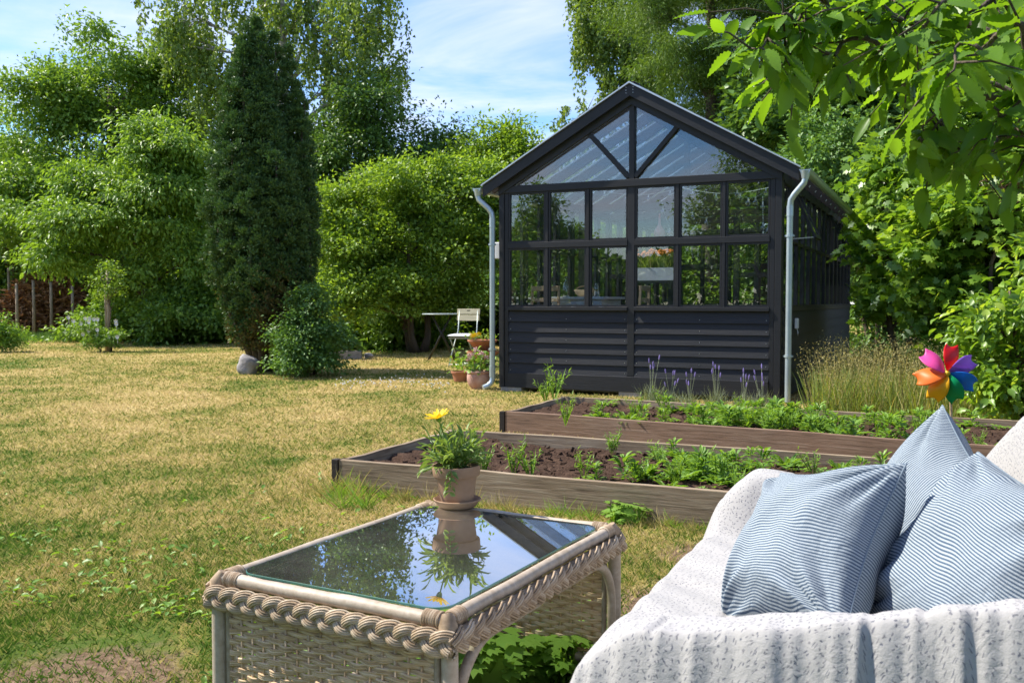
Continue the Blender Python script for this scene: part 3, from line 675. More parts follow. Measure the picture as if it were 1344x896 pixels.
M['lf_tallg'] = M_leaf('tall_grass_blade', (.10, .17, .03), (.25, .30, .08), .35, .5, c2=(.40, .36, .16))
M['twigred'] = M_basic('dry_red_twig', (.16, .07, .045), (.09, .04, .03), .9, 9)
M['purple'] = M_basic('lavender_bloom', (.22, .17, .42), (.14, .11, .3), .8, 20)
# ---------------------------------------------------------------- background trees (left to right)
TG = 'trees at the back of the garden'
gtree('leafy_tree', 20, 36, [(-60,260,0,120,110,3),(20,330,-1,110,70,3),(10,230,1,60,60,2.5)], label='broad green tree at the far left edge of the lawn', cat='tree', group=TG, th=6, r0=.2, leafm=M['lf_mid'], barkm=M['bark'], ncl=800, nl=36, rc=.6, L0=.22, ntw=40)
gtree('leafy_tree', 150, 34, [(60,190,0,70,80,2.5),(140,140,1,80,75,3),(210,150,2,70,70,3),(60,300,-1,95,75,3),(150,280,0,100,100,3),(230,250,2,70,110,3),(90,130,0,40,30,1.5),(210,90,1,45,35,1.6)], label='tall broad leafy tree left of the dark yew, rising to the clouds', cat='tree', group=TG, th=9, r0=.28, leafm=M['lf_mid'], barkm=M['bark'], ncl=1900, nl=36, rc=.6, L0=.21, ntw=80)
gtree('cherry_tree', 190, 27, [(125,250,0,45,28,1.2),(200,215,0,60,32,1.6),(250,270,0,45,40,1.8),(150,300,-.6,70,24,1.6),(75,330,-.6,42,18,1.1),(240,345,-.3,45,36,1.6),(200,180,.3,38,26,1.2),(160,365,0,50,22,1.2),(230,400,.4,45,26,1.2),(100,285,.2,40,18,1.0),(190,255,-.5,60,20,1.2)], label='light green cherry tree with drooping leaves just left of the yew', cat='tree', group=TG, th=5, r0=.15, leafm=M['lf_cherry'], barkm=M['bark'], ncl=1400, nl=34, rc=.40, L0=.19, W=.42, hang=.38, ntw=70, shell=(.5, 1.0))
gtree('birch_tree', 375, 33, [(250,20,0,75,60,2),(330,-20,0,80,60,2.5),(430,20,0,75,70,2.5),(500,30,0,50,45,2),(350,80,0,80,70,2.5),(440,110,0,65,60,2.5),(515,110,0,40,42,1.6),(280,110,.5,60,55,2),(400,190,0,70,60,2),(240,60,0,45,35,1.5),(490,-30,0,50,30,1.5),(480,170,0,40,50,1.6)], label='tall birch with hanging twigs towering behind the dark yew', cat='tree', group=TG, th=14, r0=.26, leafm=M['lf_birch'], barkm=M['birchbark'], ncl=2500, nl=26, rc=.42, L0=.15, W=.6, mode='weep', ntw=160, shell=(.3, 1.0), twr=.02)
gtree('leafy_tree', 480, 31, [(450,230,0,70,70,2.5),(520,250,0,60,55,2.5),(560,210,.5,38,40,1.5),(490,160,0,45,35,1.5),(480,320,0,95,60,2.5),(600,225,1,40,35,1.6),(560,300,0,70,60,2)], label='dark green tree between the yew and the greenhouse, below the birch', cat='tree', group=TG, th=7, r0=.2, leafm=M['lf_dark'], barkm=M['bark'], ncl=1500, nl=34, rc=.5, L0=.18, ntw=60)
gtree('leafy_tree', 670, 30, [(650,270,0,50,70,2),(690,240,0,40,45,1.6),(640,215,0,25,35,1.0),(720,320,0,60,90,2),(665,205,0,16,35,.8)], label='slender light green tree with upright shoots at the left gable end', cat='tree', group=TG, th=6, r0=.12, leafm=M['lf_apple'], barkm=M['bark'], ncl=900, nl=30, rc=.45, L0=.17, hang=-.3, ntw=60)
gtree('apple_tree', 545, 22, [(465,285,0,45,35,1.4),(535,262,0,50,38,1.6),(600,285,0,45,45,1.4),(440,345,-.5,38,40,1.2),(515,325,0,70,50,1.6),(600,345,-.4,50,50,1.2),(495,240,0,26,24,.8),(560,235,.3,20,26,.6),(430,300,.3,26,30,.8),(470,392,-1.0,40,30,.9),(535,396,-.8,40,28,.9),(440,405,-1.2,28,30,.8),(505,360,-.6,60,26,1.0),(595,395,.2,40,26,.9),(620,250,0,20,30,.7)], label='spreading light green apple tree left of the greenhouse', cat='tree', group=TG, th=3, r0=.09, leafm=M['lf_apple'], barkm=M['bark'], ncl=1500, nl=34, rc=.32, L0=.125, hang=-.15, ntw=110, trunks=3)
gtree('apple_tree', 690, 23, [(650,320,0,40,60,1.4),(700,290,0,50,50,1.5),(770,330,1,70,60,1.5),(640,260,0,25,35,1)], label='light green fruit tree seen past the left greenhouse corner', cat='tree', group=TG, th=3, r0=.09, leafm=M['lf_apple'], barkm=M['bark'], ncl=900, nl=32, rc=.32, L0=.13, hang=-.15, ntw=60, trunks=2)
gtree('birch_tree', 755, 36, [(735,170,0,30,28,1.2),(770,145,0,28,22,1.2),(712,190,0,18,18,.8),(790,190,0,40,40,1.5),(760,240,0,50,50,2)], label='small pale birch above the left slope of the greenhouse roof', cat='tree', group=TG, th=8, r0=.12, leafm=M['lf_birch'], barkm=M['birchbark'], ncl=420, nl=22, rc=.35, L0=.15, W=.55, mode='weep', ntw=60, shell=(.3, 1.0), twr=.02)
gtree('birch_tree', 850, 34, [(800,30,0,42,60,1.6),(830,-20,0,50,50,1.8),(815,100,0,35,45,1.4),(860,130,0,50,40,2),(770,30,0,22,60,1.0),(860,60,0,40,60,1.6)], label='weeping birch behind the greenhouse ridge', cat='tree', group=TG, th=13, r0=.2, leafm=M['lf_birch'], barkm=M['birchbark'], ncl=1500, nl=30, rc=.4, L0=.16, W=.55, mode='weep', ntw=60, shell=(.3, 1.0), twr=.02)
gtree('larch_tree', 930, 26, [(860,20,0,60,35,1.6),(930,-20,0,80,50,2),(1000,30,0,70,50,2),(900,85,0,75,45,1.8),(980,110,0,70,45,1.8),(940,170,.5,80,50,2),(1050,60,0,60,60,2)], label='feathery bright green larch behind the greenhouse roof', cat='tree', group=TG, th=13, r0=.26, leafm=M['lf_larch'], barkm=M['bark'], ncl=2600, nl=44, rc=.45, L0=.15, W=.16, hang=.35, ntw=150, flat=.3, shell=(.4, 1.0), twr=.02)
gtree('maple_tree', 1090, 24, [(1000,170,0,60,50,2),(1080,190,0,80,70,2.5),(1180,170,0,90,90,2.5),(1280,120,0,90,100,2.5),(1150,60,0,100,70,2.5),(1260,-10,0,120,70,2.5),(1100,270,0,60,60,2),(1240,260,0,110,90,2)], label='large dark maple filling the background right of the greenhouse', cat='tree', group=TG, th=10, r0=.28, leafm=M['lf_dark'], barkm=M['bark'], ncl=2400, nl=34, rc=.5, L0=.22, shape='diamond', W=.8, ntw=90)
# right hand shrub wall, nearer and brighter
SG = 'shrubs along the right side of the garden'
def shrub(name, px, d, spec, **kw): return gtree(name, px, d, spec, **kw)
shrub('maple_shrub', 1190, 14.5, [(1160,330,0,48,60,.8),(1210,270,0,60,60,1.1),(1170,240,0,45,45,.9),(1260,330,0,60,70,1.1),(1200,400,0,55,50,.9),(1250,240,0,60,50,1)], label='bright green maple shrub leaning against the far end of the greenhouse wall', cat='shrub', group=SG, th=3, r0=.06, leafm=M['lf_maple'], barkm=M['bark'], ncl=780, nl=18, rc=.28, L0=.135, shape='maple', ntw=60, trunks=3, hang=.1)
shrub('maple_shrub', 1290, 11.2, [(1240,320,0,50,55,.7),(1300,280,0,60,60,.9),(1340,340,0,60,70,.9),(1270,380,0,55,50,.8),(1330,420,0,70,60,.9),(1230,400,.2,38,40,.6),(1240,450,.2,40,40,.6)], label='bright green maple shrub behind the pinwheel', cat='shrub', group=SG, th=2.2, r0=.05, leafm=M['lf_maple'], barkm=M['bark'], ncl=900, nl=18, rc=.24, L0=.115, shape='maple', ntw=60, trunks=3, hang=.15)
shrub('hazel_shrub', 1360, 8.2, [(1350,470,0,70,50,.5),(1320,430,0,45,45,.5),(1400,400,0,80,70,.7),(1310,510,0,40,38,.4),(1380,530,0,70,50,.5)], label='green shrub at the right edge of the photo, beside the pinwheel', cat='shrub', group=SG, th=1.3, r0=.035, leafm=M['lf_maple'], barkm=M['bark'], ncl=420, nl=18, rc=.2, L0=.10, shape='oval', W=.55, ntw=40, trunks=3, hang=.2)
shrub('elder_shrub', 1150, 20, [(1130,300,0,40,60,1.5),(1160,360,0,50,60,1.5),(1180,440,0,60,40,1.5),(1090,200,0,40,40,1.5)], label='dark green shrub crowding the far greenhouse side wall', cat='shrub', group=SG, th=3, r0=.06, leafm=M['lf_dull'], barkm=M['bark'], ncl=800, nl=24, rc=.35, L0=.16, ntw=40, trunks=3)
shrub('hazel_shrub', 1400, 13, [(1330,200,0,70,80,1.2),(1290,150,.3,60,60,1.1),(1400,250,0,80,90,1.2),(1330,80,0,80,70,1.2),(1360,0,0,90,70,1.2)], label='tall shady hazel at the upper right behind the hanging branch', cat='shrub', group=SG, th=5, r0=.08, leafm=M['lf_mid'], barkm=M['bark'], ncl=1300, nl=22, rc=.32, L0=.14, W=.7, ntw=90, trunks=3)
# reddish heap of dry prunings among the shrubs
pr = MB()
for i in range(330):
    c = D(random.gauss(1322, 16), random.gauss(270, 22), random.uniform(10.6, 12))
    a = Vector((random.gauss(0, 1), random.gauss(0, 1), random.gauss(0, .35))).normalized()*random.uniform(.15, .4)
    pr.tube([c-a, c+Vector((random.uniform(-.05, .05), 0, random.uniform(-.05, .05))), c+a], .0035, 3, False)
tag(pr.build('dead_branches', M['twigred']), 'tangle of reddish brown dry twigs at upper right', 'dead branches')
# ---------------------------------------------------------------- low dark hedge row along the back
HG = 'bushes along the back boundary'
hx = 0
for (px, d, rw, top, lab, lm) in (
    (-60, 37, 100, 350, 'dark bush at the far left boundary', 'lf_dull'),
    (70, 39, 90, 340, 'dark bush behind the compost heap and fence posts', 'lf_dark'),
    (215, 33, 75, 350, 'dark undergrowth bush below the cherry tree', 'lf_dark'),
    (300, 31, 75, 340, 'dark bush against the left flank of the yew', 'lf_dark'),
    (430, 29, 60, 350, 'dark bush just right of the yew at the lawn edge', 'lf_dull'),
    (520, 28, 60, 372, 'brownish clipped hedge bush under the apple tree', 'lf_dull'),
    (395, 25, 40, 400, 'low leafy bush between the yew and the apple tree', 'lf_mid'),
    (470, 24.5, 42, 395, 'low leafy bush under the apple tree, left side', 'lf_apple'),
    (535, 24, 38, 398, 'low leafy bush under the apple tree, right side', 'lf_mid'),
    (175, 28.5, 55, 392, 'low leafy bush under the cherry tree', 'lf_cherry'),
    (255, 27, 40, 385, 'leafy bush between the cherry tree and the yew', 'lf_mid'),
    (590, 27, 50, 375, 'dark hedge bush behind the garden chair', 'lf_dark'),
    (660, 27, 55, 350, 'dark bush seen at the left corner of the greenhouse', 'lf_dull'),
    (760, 27, 75, 320, 'green bush seen through the left greenhouse windows', 'lf_mid'),
    (870, 27, 75, 310, 'green bush seen through the centre greenhouse windows', 'lf_apple'),
    (980, 27, 80, 310, 'green bush seen through the right greenhouse windows', 'lf_mid')):
    yb = 396+1464/d
    shrub('boundary_bush', px, d, [(px, (top+yb)/2, 0, rw, (yb-top)/2+4, 1.8), (px-rw*.5, (top+yb)/2+12, .3, rw*.6, (yb-top)/2-6, 1.5), (px+rw*.5, (top+yb)/2+8, .2, rw*.6, (yb-top)/2-3, 1.6)],
        label=lab, cat='bush', group=HG, th=1.8, r0=.05, leafm=M[lm], barkm=M['bark'], ncl=620, nl=34, rc=.4, L0=.16, W=.6, ntw=24, trunks=2, shell=(.35, 1.0))
# a wood far beyond closes the gaps near the horizon
def far_wood():
    P = []
    n = 60000; a = RNG.uniform(-PI, PI, n); r = RNG.uniform(55, 68, n)
    hh = 7.0+1.5*np.sin(a*9)+1.0*np.sin(a*23+1)
    z = hh*RNG.uniform(0, 1, n)**.7
    P = np.stack([r*np.sin(a), r*np.cos(a), z], 1)
    Dr = RNG.normal(size=(n, 3)); Nn = RNG.normal(size=(n, 3))+np.array([0, 0, 1]); Ls = RNG.uniform(.6, 1.4, n)
    tag(leafmesh('distant_wood', P, Dr, Nn, Ls, Ls*.7, M['lf_dark']), 'distant dark belt of woodland beyond the garden', 'wood', kind='stuff')
far_wood()
# trees behind the photographer, mirrored in the greenhouse panes
for i, (x, y, h) in enumerate(((-11, -9, 7.5), (-6.5, -15, 9), (-20, -6, 5.2), (-1, -16, 8))):
    lob = [(0, 0, h*.62, h*.28, h*.28, h*.36), (h*.18, .3, h*.45, h*.2, h*.2, h*.22), (-h*.2, 0, h*.5, h*.2, h*.2, h*.25), (0, 0, h*.85, h*.14, h*.14, h*.16)]
    lab = ('rounded tree behind the camera mirrored in the right panes', 'taller tree behind the camera mirrored in the left panes', 'far tree behind the camera to the left', 'tree behind the camera to the right')[i]
    mktree('leafy_tree', x, y, lob, h*.7, .2, M['lf_mid'], M['bark'], lab, 'tree', 'trees behind the viewpoint', ncl=700, nl=26, rc=.5, L0=.22, ntw=30)
# ---------------------------------------------------------------- YEW
def yew():
    p = G(352, 487); x0, y0 = p.x, p.y
    t = empty('yew_tree', (x0, y0, 0), 0, 'dense dark green columnar yew standing on the lawn', 'tree')
    k = p.y/F_PX
    # fastigiate stems: (px, top py, base spread px, radius px, depth)
    stems = [(340,33,0,20,0),(314,52,-8,17,.1),(366,50,6,19,.0),(386,66,10,16,.1),(296,100,-8,15,.1),(402,112,8,16,.05),(326,44,0,13,-.15),(352,58,0,14,-.2),(330,70,-2,30,-.25),(355,110,3,30,-.35),(300,120,-14,22,-.1),(400,140,20,22,-.05),
             (285,200,-10,18,.0),(410,215,8,18,-.1),(320,160,-6,30,-.5),(375,170,6,32,-.5),(345,230,0,34,-.7),(300,230,-6,26,-.45),(392,240,4,26,-.4),(350,140,0,36,.4),(320,190,0,36,.5),(385,200,0,32,.5)]
    Ps, Ns = [], []
    for (px, top, sp, rp, dd) in stems:
        zt = 1.2+(396-top)*k; xt = (px-352)*k; nz_ = int(rp*5.5*(zt/6))
        n = int(nz_*3.0)
        z = RNG.uniform(.02, 1, n); a = RNG.uniform(0, 2*PI, n)
        prof = np.minimum(1, (1-z)*5.5)**.85 * np.where(z < .38, .62+.38*np.sin(z/.38*PI/2), 1.0)
        r = rp*k*.88*prof*(1+.16*np.sin(a*4+px+z*1.5)+.07*np.sin(z*zt*7+px+a))*RNG.uniform(.93, 1.04, n)
        cxp = (px-352)*k*.84*np.where(z < .45, .42+.58*(z/.45), 1.0)
        ddd = dd*np.where(z < .45, .45+.55*(z/.45), 1.0)
        z2 = .35+z*(zt-.35)
        Ps.append(np.stack([cxp+r*np.cos(a), ddd+r*np.sin(a), z2], 1)); Ns.append(np.stack([np.cos(a), np.sin(a), np.full(n, .55)], 1))
        sel = RNG.uniform(0, 1, n) < .55; q_ = RNG.uniform(.45, .85, n)[sel]
        Ps.append(np.stack([cxp[sel]+r[sel]*q_*np.cos(a[sel]), ddd[sel]+r[sel]*q_*np.sin(a[sel]), z2[sel]], 1)); Ns.append(Ns[-1][sel])
    Pn = np.concatenate(Ps); Nd = unit(np.concatenate(Ns)); m = len(Pn)
    q = 62
    off = unit(RNG.normal(size=(m, q, 3)) + Nd[:, None, :]*.7 + np.array([0, 0, .35]))
    sz = RNG.uniform(.05, .115, m)
    P = Pn[:, None, :] + off*sz[:, None, None]*RNG.uniform(.1, .9, (m, q, 1)); Dr = off + np.array([0, 0, .35])
    P = P.reshape(-1, 3); Dr = Dr.reshape(-1, 3); Nn = RNG.normal(size=P.shape); Ls = RNG.uniform(.03, .065, len(P))
    zz_ = P[:, 2]; low = zz_ < (1.0+.45*np.sin(P[:, 0]*4)+RNG.normal(size=len(P))*.3)
    leafmesh('crown', P[~low], Dr[~low], Nn[~low], Ls[~low], Ls[~low]*.42, M['lf_yew'], t, 'diamond', .0)
    o = leafmesh('lower_crown', P[low], Dr[low], Nn[low], Ls[low], Ls[low]*.42, M['lf_yewlow'], t, 'diamond', .0); o['label'] = 'brownish thinning lower part of the yew'
    m_ = MB()
    for (px, top, sp, rp, dd) in stems:
        zt = 1.2+(396-top)*k; X = (px-352)*k
        m_.tube([(X*.25, dd*.3, 0), (X*.45, dd*.5, .5), (X*.8, dd*.8, zt*.3), (X, dd, zt*.5), (X, dd, zt-.3)], [.06, .055, .04, .03, .012], 8)
    m_.build('trunk', M['bark'], t, smooth=True)
yew()
# ivy-like shrub at the yew's right foot, small plants, stones
shrub('viburnum_shrub', 405, 15.0, [(400,425,0,28,32,.4),(422,445,0,20,24,.35),(380,450,-.2,28,24,.4),(392,474,-.3,44,15,.4),(424,474,-.1,22,17,.35),(408,398,0,14,20,.25)], label='loose green shrub growing at the right foot of the yew', cat='shrub', th=1.1, r0=.03, leafm=M['lf_dull'], barkm=M['bark'], ncl=420, nl=26, rc=.17, L0=.075, ntw=50, trunks=3)
def rock(name, p, sx_, sy_, sz_, label, seed=0, mat='stone'):
    bm = bmesh.new(); bmesh.ops.create_icosphere(bm, subdivisions=3, radius=1)
    rg = random.Random(seed); ph = [rg.uniform(0, 6) for _ in range(6)]
    for v in bm.verts:
        c = v.co; f = 1+.13*math.sin(c.x*3+ph[0])*math.sin(c.y*3+ph[1])+.10*math.sin(c.z*5+ph[2]+c.x*2)+.05*math.sin(c.y*9+ph[3])
        v.co = Vector((c.x*sx_*f, c.y*sy_*f, max(-.05, c.z*sz_*f+sz_*.72)))
    me = bpy.data.meshes.new(name); bm.to_mesh(me); bm.free(); me.materials.append(M[mat]); me.polygons.foreach_set('use_smooth', [True]*len(me.polygons))
    o = bpy.data.objects.new(name, me); COL.objects.link(o); o.location = p; return tag(o, label, 'stone')
rock('field_stone', G(326, 491), .16, .14, .19, 'pale rounded stone at the left foot of the yew', 1)
rock('field_stone', G(484, 470), .10, .09, .07, 'small pale stone right of the stone trough', 2)
tr = G(452, 471)
o = MB().box(-.36, .36, -.2, -.14, 0, .17).box(-.36, .36, .14, .2, 0, .17).box(-.36, -.3, -.139, .139, 0, .17).box(.3, .36, -.139, .139, 0, .17).box(-.3, .3, -.139, .139, .0, .13).build('stone_trough', M['concrete'], bevel=.015, loc=tr, rot=(0, 0, .1))
tag(o, 'low grey stone trough of plants right of the yew', 'trough')
mktree('trough_plant', tr.x, tr.y, [(0, 0, .35, .3, .15, .2), (-.15, 0, .5, .15, .12, .15)], .4, .012, M['lf_dull'], M['bark'], 'broad leaved green plant growing in the stone trough', 'plant', None, ncl=50, nl=14, rc=.12, L0=.12, W=.7, shape='oval', ntw=10)
# young staked tree on the lawn
yp = G(143, 461)
st = MB().tube([(0, 0, 0), (.01, 0, 1.0), (0, 0, 1.95)], [.045, .043, .04], 8); tag(st.build('tree_stake', M['postwood'], smooth=True, loc=(yp.x, yp.y, 0)), 'tall grey wooden stake beside the small planted rose', 'stake')
st = MB().tube([(0, 0, 0), (.01, 0, 1.0), (0, 0, 1.55)], [.03, .03, .028], 8); tag(st.build('tree_stake', M['postwood'], smooth=True, loc=(yp.x-.13, yp.y+.15, 0)), 'shorter thin stake just left of the tall one', 'stake')
mktree('young_tree', yp.x+.08, yp.y-.1, [(0, 0, 1.75, .35, .3, .3), (-.1, 0, 1.4, .25, .25, .25), (.2, 0, 1.5, .25, .2, .15)], 1.6, .018, M['lf_apple'], M['bark'], 'thin young tree tied to the tall stake', 'tree', None, ncl=60, nl=12, rc=.16, L0=.09, ntw=14)
rosb = mktree('rose_bush', yp.x-.1, yp.y-.3, [(0, 0, .25, .42, .35, .25), (.3, 0, .3, .3, .25, .2), (-.25, 0, .55, .25, .2, .22)], .4, .02, M['lf_weed'], M['bark'], 'small leafy bush at the foot of the stake', 'bush', None, ncl=150, nl=16, rc=.12, L0=.08, ntw=14)
fl = MB()
for i in range(16):
    c = Vector((yp.x+random.gauss(-.15, .35), yp.y-.45+random.uniform(-.15, .1), random.uniform(.35, .85)))
    for k in range(5):
        a = k*1.257; fl.add([c, c+Vector((math.cos(a)*.05, -.02, math.sin(a)*.05)), c+Vector((math.cos(a+.9)*.05, -.02, math.sin(a+.9)*.05))], [(0, 1, 2)])
    fl.tube([c-Vector((0, -.01, .16)), c], .004, 3, False)
fo_ = fl.build('flowers', M['white'], rosb); fo_.location = (-rosb.location.x, -rosb.location.y, 0)
mktree('flower_bush', G(2, 462).x, G(2, 462).y, [(0, 0, .4, .45, .4, .42), (.25, 0, .3, .3, .3, .3), (-.4, 0, .6, .4, .3, .5)], .6, .02, M['lf_weed'], M['bark'], 'leafy flowering bush cut by the left edge of the photo', 'bush', None, ncl=190, nl=18, rc=.14, L0=.09, ntw=14)
# fence posts and compost heap
for i, (px, yt, d) in enumerate(((22, 372, 31), (44, 368, 31.2), (67, 370, 31.3), (95, 375, 31), (12, 352, 33.6), (33, 356, 34))):
    c = D(px, 400, d); h = 1.2+(396-yt)*d/F_PX
    o = MB().tube([(0, 0, 0), (.01, 0, h*.5), (0, .01, h)], [.055, .05, .045], 7).build('fence_post', M['postwood'], smooth=True, loc=(c.x, d, 0))
    tag(o, 'rough grey wooden post in front of the compost heap' if i < 4 else 'rough grey wooden post behind the compost heap', 'post', 'posts round the compost heap')
cp = D(62, 400, 32.6)
P = np.stack([RNG.normal(size=9000)*1.25, RNG.normal(size=9000)*.35, RNG.uniform(0, 1, 9000)], 1); P[:, 2] *= np.maximum(.15, 2.3*np.exp(-(P[:, 0]/2.2)**2)*np.exp(-(P[:, 1]/1.2)**2))
keepc = np.abs(P[:, 0]) < 2.6; P = P[keepc]; n = len(P)
ch = leafmesh('compost_heap', P, RNG.normal(size=(n, 3))*np.array([1, 1, .4]), RNG.normal(size=(n, 3))+np.array([0, 0, 1]), RNG.uniform(.12, .4, n), RNG.uniform(.02, .09, n), M['compost']); ch.location = (cp.x, cp.y, 0)
tag(ch, 'heap of brown dead twigs and leaves behind the posts', 'compost heap', kind='stuff')
# ---------------------------------------------------------------- tall grasses and lavender by the greenhouse
def grass_patch(name, fn, n, h, wd, mat, label, cat='grass', lean=.35, kind='stuff', seeds=0):
    P = np.array([fn() for _ in range(n)]); a = RNG.uniform(0, 2*PI, n); k = RNG.uniform(.05, lean, n)
    Dr = np.stack([np.cos(a)*k, np.sin(a)*k, np.ones(n)], 1); Nn = np.stack([-np.sin(a), np.cos(a), np.zeros(n)], 1)+RNG.normal(size=(n, 3))*.3
    H = RNG.uniform(h[0], h[1], n)
    o = leafmesh(name, P, Dr, Nn, H, np.full(n, wd), mat, None, 'blade', .12)
    return tag(o, label, cat, kind=kind), P, Dr, H
def quadpts(a, b, c, d):
    a, b, c, d = [Vector(v) for v in (a, b, c, d)]
    def f():
        u, v = random.random(), random.random(); p = a.lerp(b, u).lerp(d.lerp(c, u), v); return (p.x, p.y, 0)
    return f
ra = quadpts((3.0, 9.4, 0), (5.4, 8.2, 0), (6.6, 11.6, 0), (4.2, 12.2, 0))
o, P, Dr, H = grass_patch('tall_grass', ra, 7500, (.22, .62), .010, M['lf_tallg'], 'tall green grass right of the greenhouse corner', lean=.5)
n = 1500; P2 = np.array([ra() for _ in range(n)]); a = RNG.uniform(0, 6.28, n); Dr2 = np.stack([np.cos(a)*.25, np.sin(a)*.25, np.ones(n)], 1); H2 = RNG.uniform(.4, .85, n)
heads = P2 + unit(Dr2)*H2[:, None]*.82
q = 16; hp = heads[:, None, :] + RNG.normal(size=(n, q, 3))*np.array([.035, .035, .08]); hd = RNG.normal(size=(n, q, 3))+np.array([0, 0, .6])
V1 = hp.reshape(-1, 3); L1 = RNG.uniform(.012, .03, len(V1))
allP = np.concatenate([P2, V1]); allD = np.concatenate([Dr2, hd.reshape(-1, 3)]); allL = np.concatenate([H2*.95, L1]); allW = np.concatenate([np.full(n, .004), L1*.35]); 
tag(leafmesh('seeding_grass', allP, allD, RNG.normal(size=allP.shape), allL, allW, M['lf_dry'], None, 'diamond', .02), 'feathery straw coloured seed heads beside the greenhouse', 'grass', kind='stuff')
# lavender clumps along the greenhouse front
def lavender(px, py, s, label):
    p = G(px, py); t = empty('lavender_plant', p, 0, label, 'lavender', 'lavender plants in front of the greenhouse')
    n = 130; a = RNG.uniform(0, 6.28, n); k = RNG.uniform(.1, 1.1, n); Dr = np.stack([np.cos(a)*k, np.sin(a)*k, np.ones(n)], 1)
    leafmesh('foliage', RNG.normal(size=(n, 3))*np.array([.05, .05, 0]), Dr, RNG.normal(size=(n, 3)), RNG.uniform(.12, .3, n)*s, np.full(n, .007), M['lf_grey'], t, 'blade', .1)
    m = MB()
    for i in range(6):
        a_ = random.uniform(0, 6.28); k_ = random.uniform(.05, .35); tip = Vector((math.cos(a_)*k_, math.sin(a_)*k_, 1)).normalized()*random.uniform(.28, .5)*s
        m.tube([(0, 0, 0), tip*.5+Vector((0, 0, .02)), tip], .0022, 3, False); m.m = 1
        m.tube([tip, tip+tip.normalized()*.03, tip+tip.normalized()*.055], [.006, .009, .004], 5); m.m = 0
    m.build('flower_spikes', [M['lf_grey'], M['purple']], t)
for i, (px, py, s) in enumerate(((855, 530, 1.15), (905, 533, .8), (940, 534, 1.0), (975, 536, .85), (1000, 537, 1.0), (880, 531, .8))):
    lavender(px, py, s, ('tall lavender clump left of the others, by the greenhouse base', 'small lavender clump second from right of the row', 'pale lavender clump in the middle of the row', 'low lavender clump near the right greenhouse corner', 'lavender clump at the right greenhouse corner', 'small lavender clump beside the tall one')[i])
# ---------------------------------------------------------------- seedlings in the beds
def plant_mesh(kind, mat):
    P, Dr, Nn, Ls, Ws = [], [], [], [], []
    def add(p, d, n, l, w_): P.append(p); Dr.append(d); Nn.append(n); Ls.append(l); Ws.append(w_)
    if kind == 0:     # rosette of long lobed leaves
        for i in range(11):
            a = i*2.4; e = random.uniform(.4, 1.1); d = np.array([math.cos(a), math.sin(a), e]); d /= np.linalg.norm(d); l = random.uniform(.08, .15)
            for k in range(5):
                q_ = .25+.18*k; s = 1 if k % 2 else -1
                side = np.cross(d, [0, 0, 1]); side /= np.linalg.norm(side)
                for s in (-1, 1): add(d*l*q_-np.array([0, 0, .02*q_*q_]), d*.7+side*s*.8, (0, 0, 1), .035*(1-.1*k), .018)
            add(np.zeros(3), d, (0, 0, 1.), l, .024)
    elif kind == 1:   # upright bushy
        for i in range(34):
            a = random.uniform(0, 6.28); z = random.uniform(.01, .15); d = (math.cos(a), math.sin(a), random.uniform(0, .9)); add((math.cos(a)*.02, math.sin(a)*.02, z), d, (0, 0, 1), random.uniform(.04, .075), .026)
        for i in range(4): add((0, 0, 0), (random.uniform(-.2, .2), random.uniform(-.2, .2), 1), (1, 0, 0), .17, .005)
    elif kind == 2:   # low spreading
        for i in range(26):
            a = random.uniform(0, 6.28); r = random.uniform(0, .1); add((math.cos(a)*r, math.sin(a)*r, random.uniform(.005, .05)), (math.cos(a), math.sin(a), .3), (0, 0, 1), random.uniform(.03, .055), .03)
    elif kind == 3:   # feathery, tall
        for i in range(6):
            a = i*1.05; d = np.array([math.cos(a)*.35, math.sin(a)*.35, 1]); d /= np.linalg.norm(d); l = random.uniform(.15, .24); add(np.zeros(3), d, (1, 0, 0), l, .004)
            for k in range(16):
                side = RNG.normal(size=3); add(d*l*(.35+.04*k), d*.5+side*.6, (0, 0, 1), random.uniform(.02, .04), .008)
    elif kind == 4:   # grass tuft
        for i in range(24):
            a = random.uniform(0, 6.28); k = random.uniform(.1, 1.5); add((random.gauss(0, .02), random.gauss(0, .02), 0), (math.cos(a)*k, math.sin(a)*k, 1), (-math.sin(a), math.cos(a), .2), random.uniform(.05, .2), .005)
    elif kind == 5:   # broad toothed weed (under the table)
        for i in range(26):
            a = random.uniform(0, 6.28); r = random.uniform(0, .09); add((math.cos(a)*r, math.sin(a)*r, random.uniform(.02, .14)), (math.cos(a), math.sin(a), .1), (0, 0, 1), random.uniform(.04, .07), .05)
        for i in range(8): add((random.gauss(0, .03), random.gauss(0, .03), 0), (random.uniform(-.4, .4), random.uniform(-.4, .4), 1), (1, 0, 0), .12, .005)
    P, Dr, Nn, Ls, Ws = map(lambda a: np.array(a, dtype=float), (P, Dr, Nn, Ls, Ws))
    return leafmesh('seedling', P, Dr, Nn, Ls, Ws, mat, None, {4: 'blade', 3: 'diamond', 5: 'maple'}.get(kind, 'oval'), .12)
def put(proto, p, s, label, cat, group, name=None, first=[]):
    o = proto.copy(); COL.objects.link(o); o.location = p; o.rotation_euler = (random.uniform(-.15, .15), random.uniform(-.15, .15), random.uniform(0, 6.28)); o.scale = (s, s, s*random.uniform(.85, 1.2))
    if name: o.name = name
    return tag(o, label, cat, group)
PR = [plant_mesh(k, M['lf_weed']) for k in range(6)] + [plant_mesh(0, M['lf_weed']), plant_mesh(1, M['lf_weed']), plant_mesh(4, M['lf_dry'])]
def bedpt(B, u, v, z): p = B[0].lerp(B[1], u).lerp(B[3].lerp(B[2], u), v); return (p.x, p.y, z)
KL = {0: 'jagged leaf rosette', 1: 'bushy seedling', 2: 'low spreading seedling', 3: 'feathery seedling', 6: 'jagged leaf rosette', 7: 'bushy seedling'}
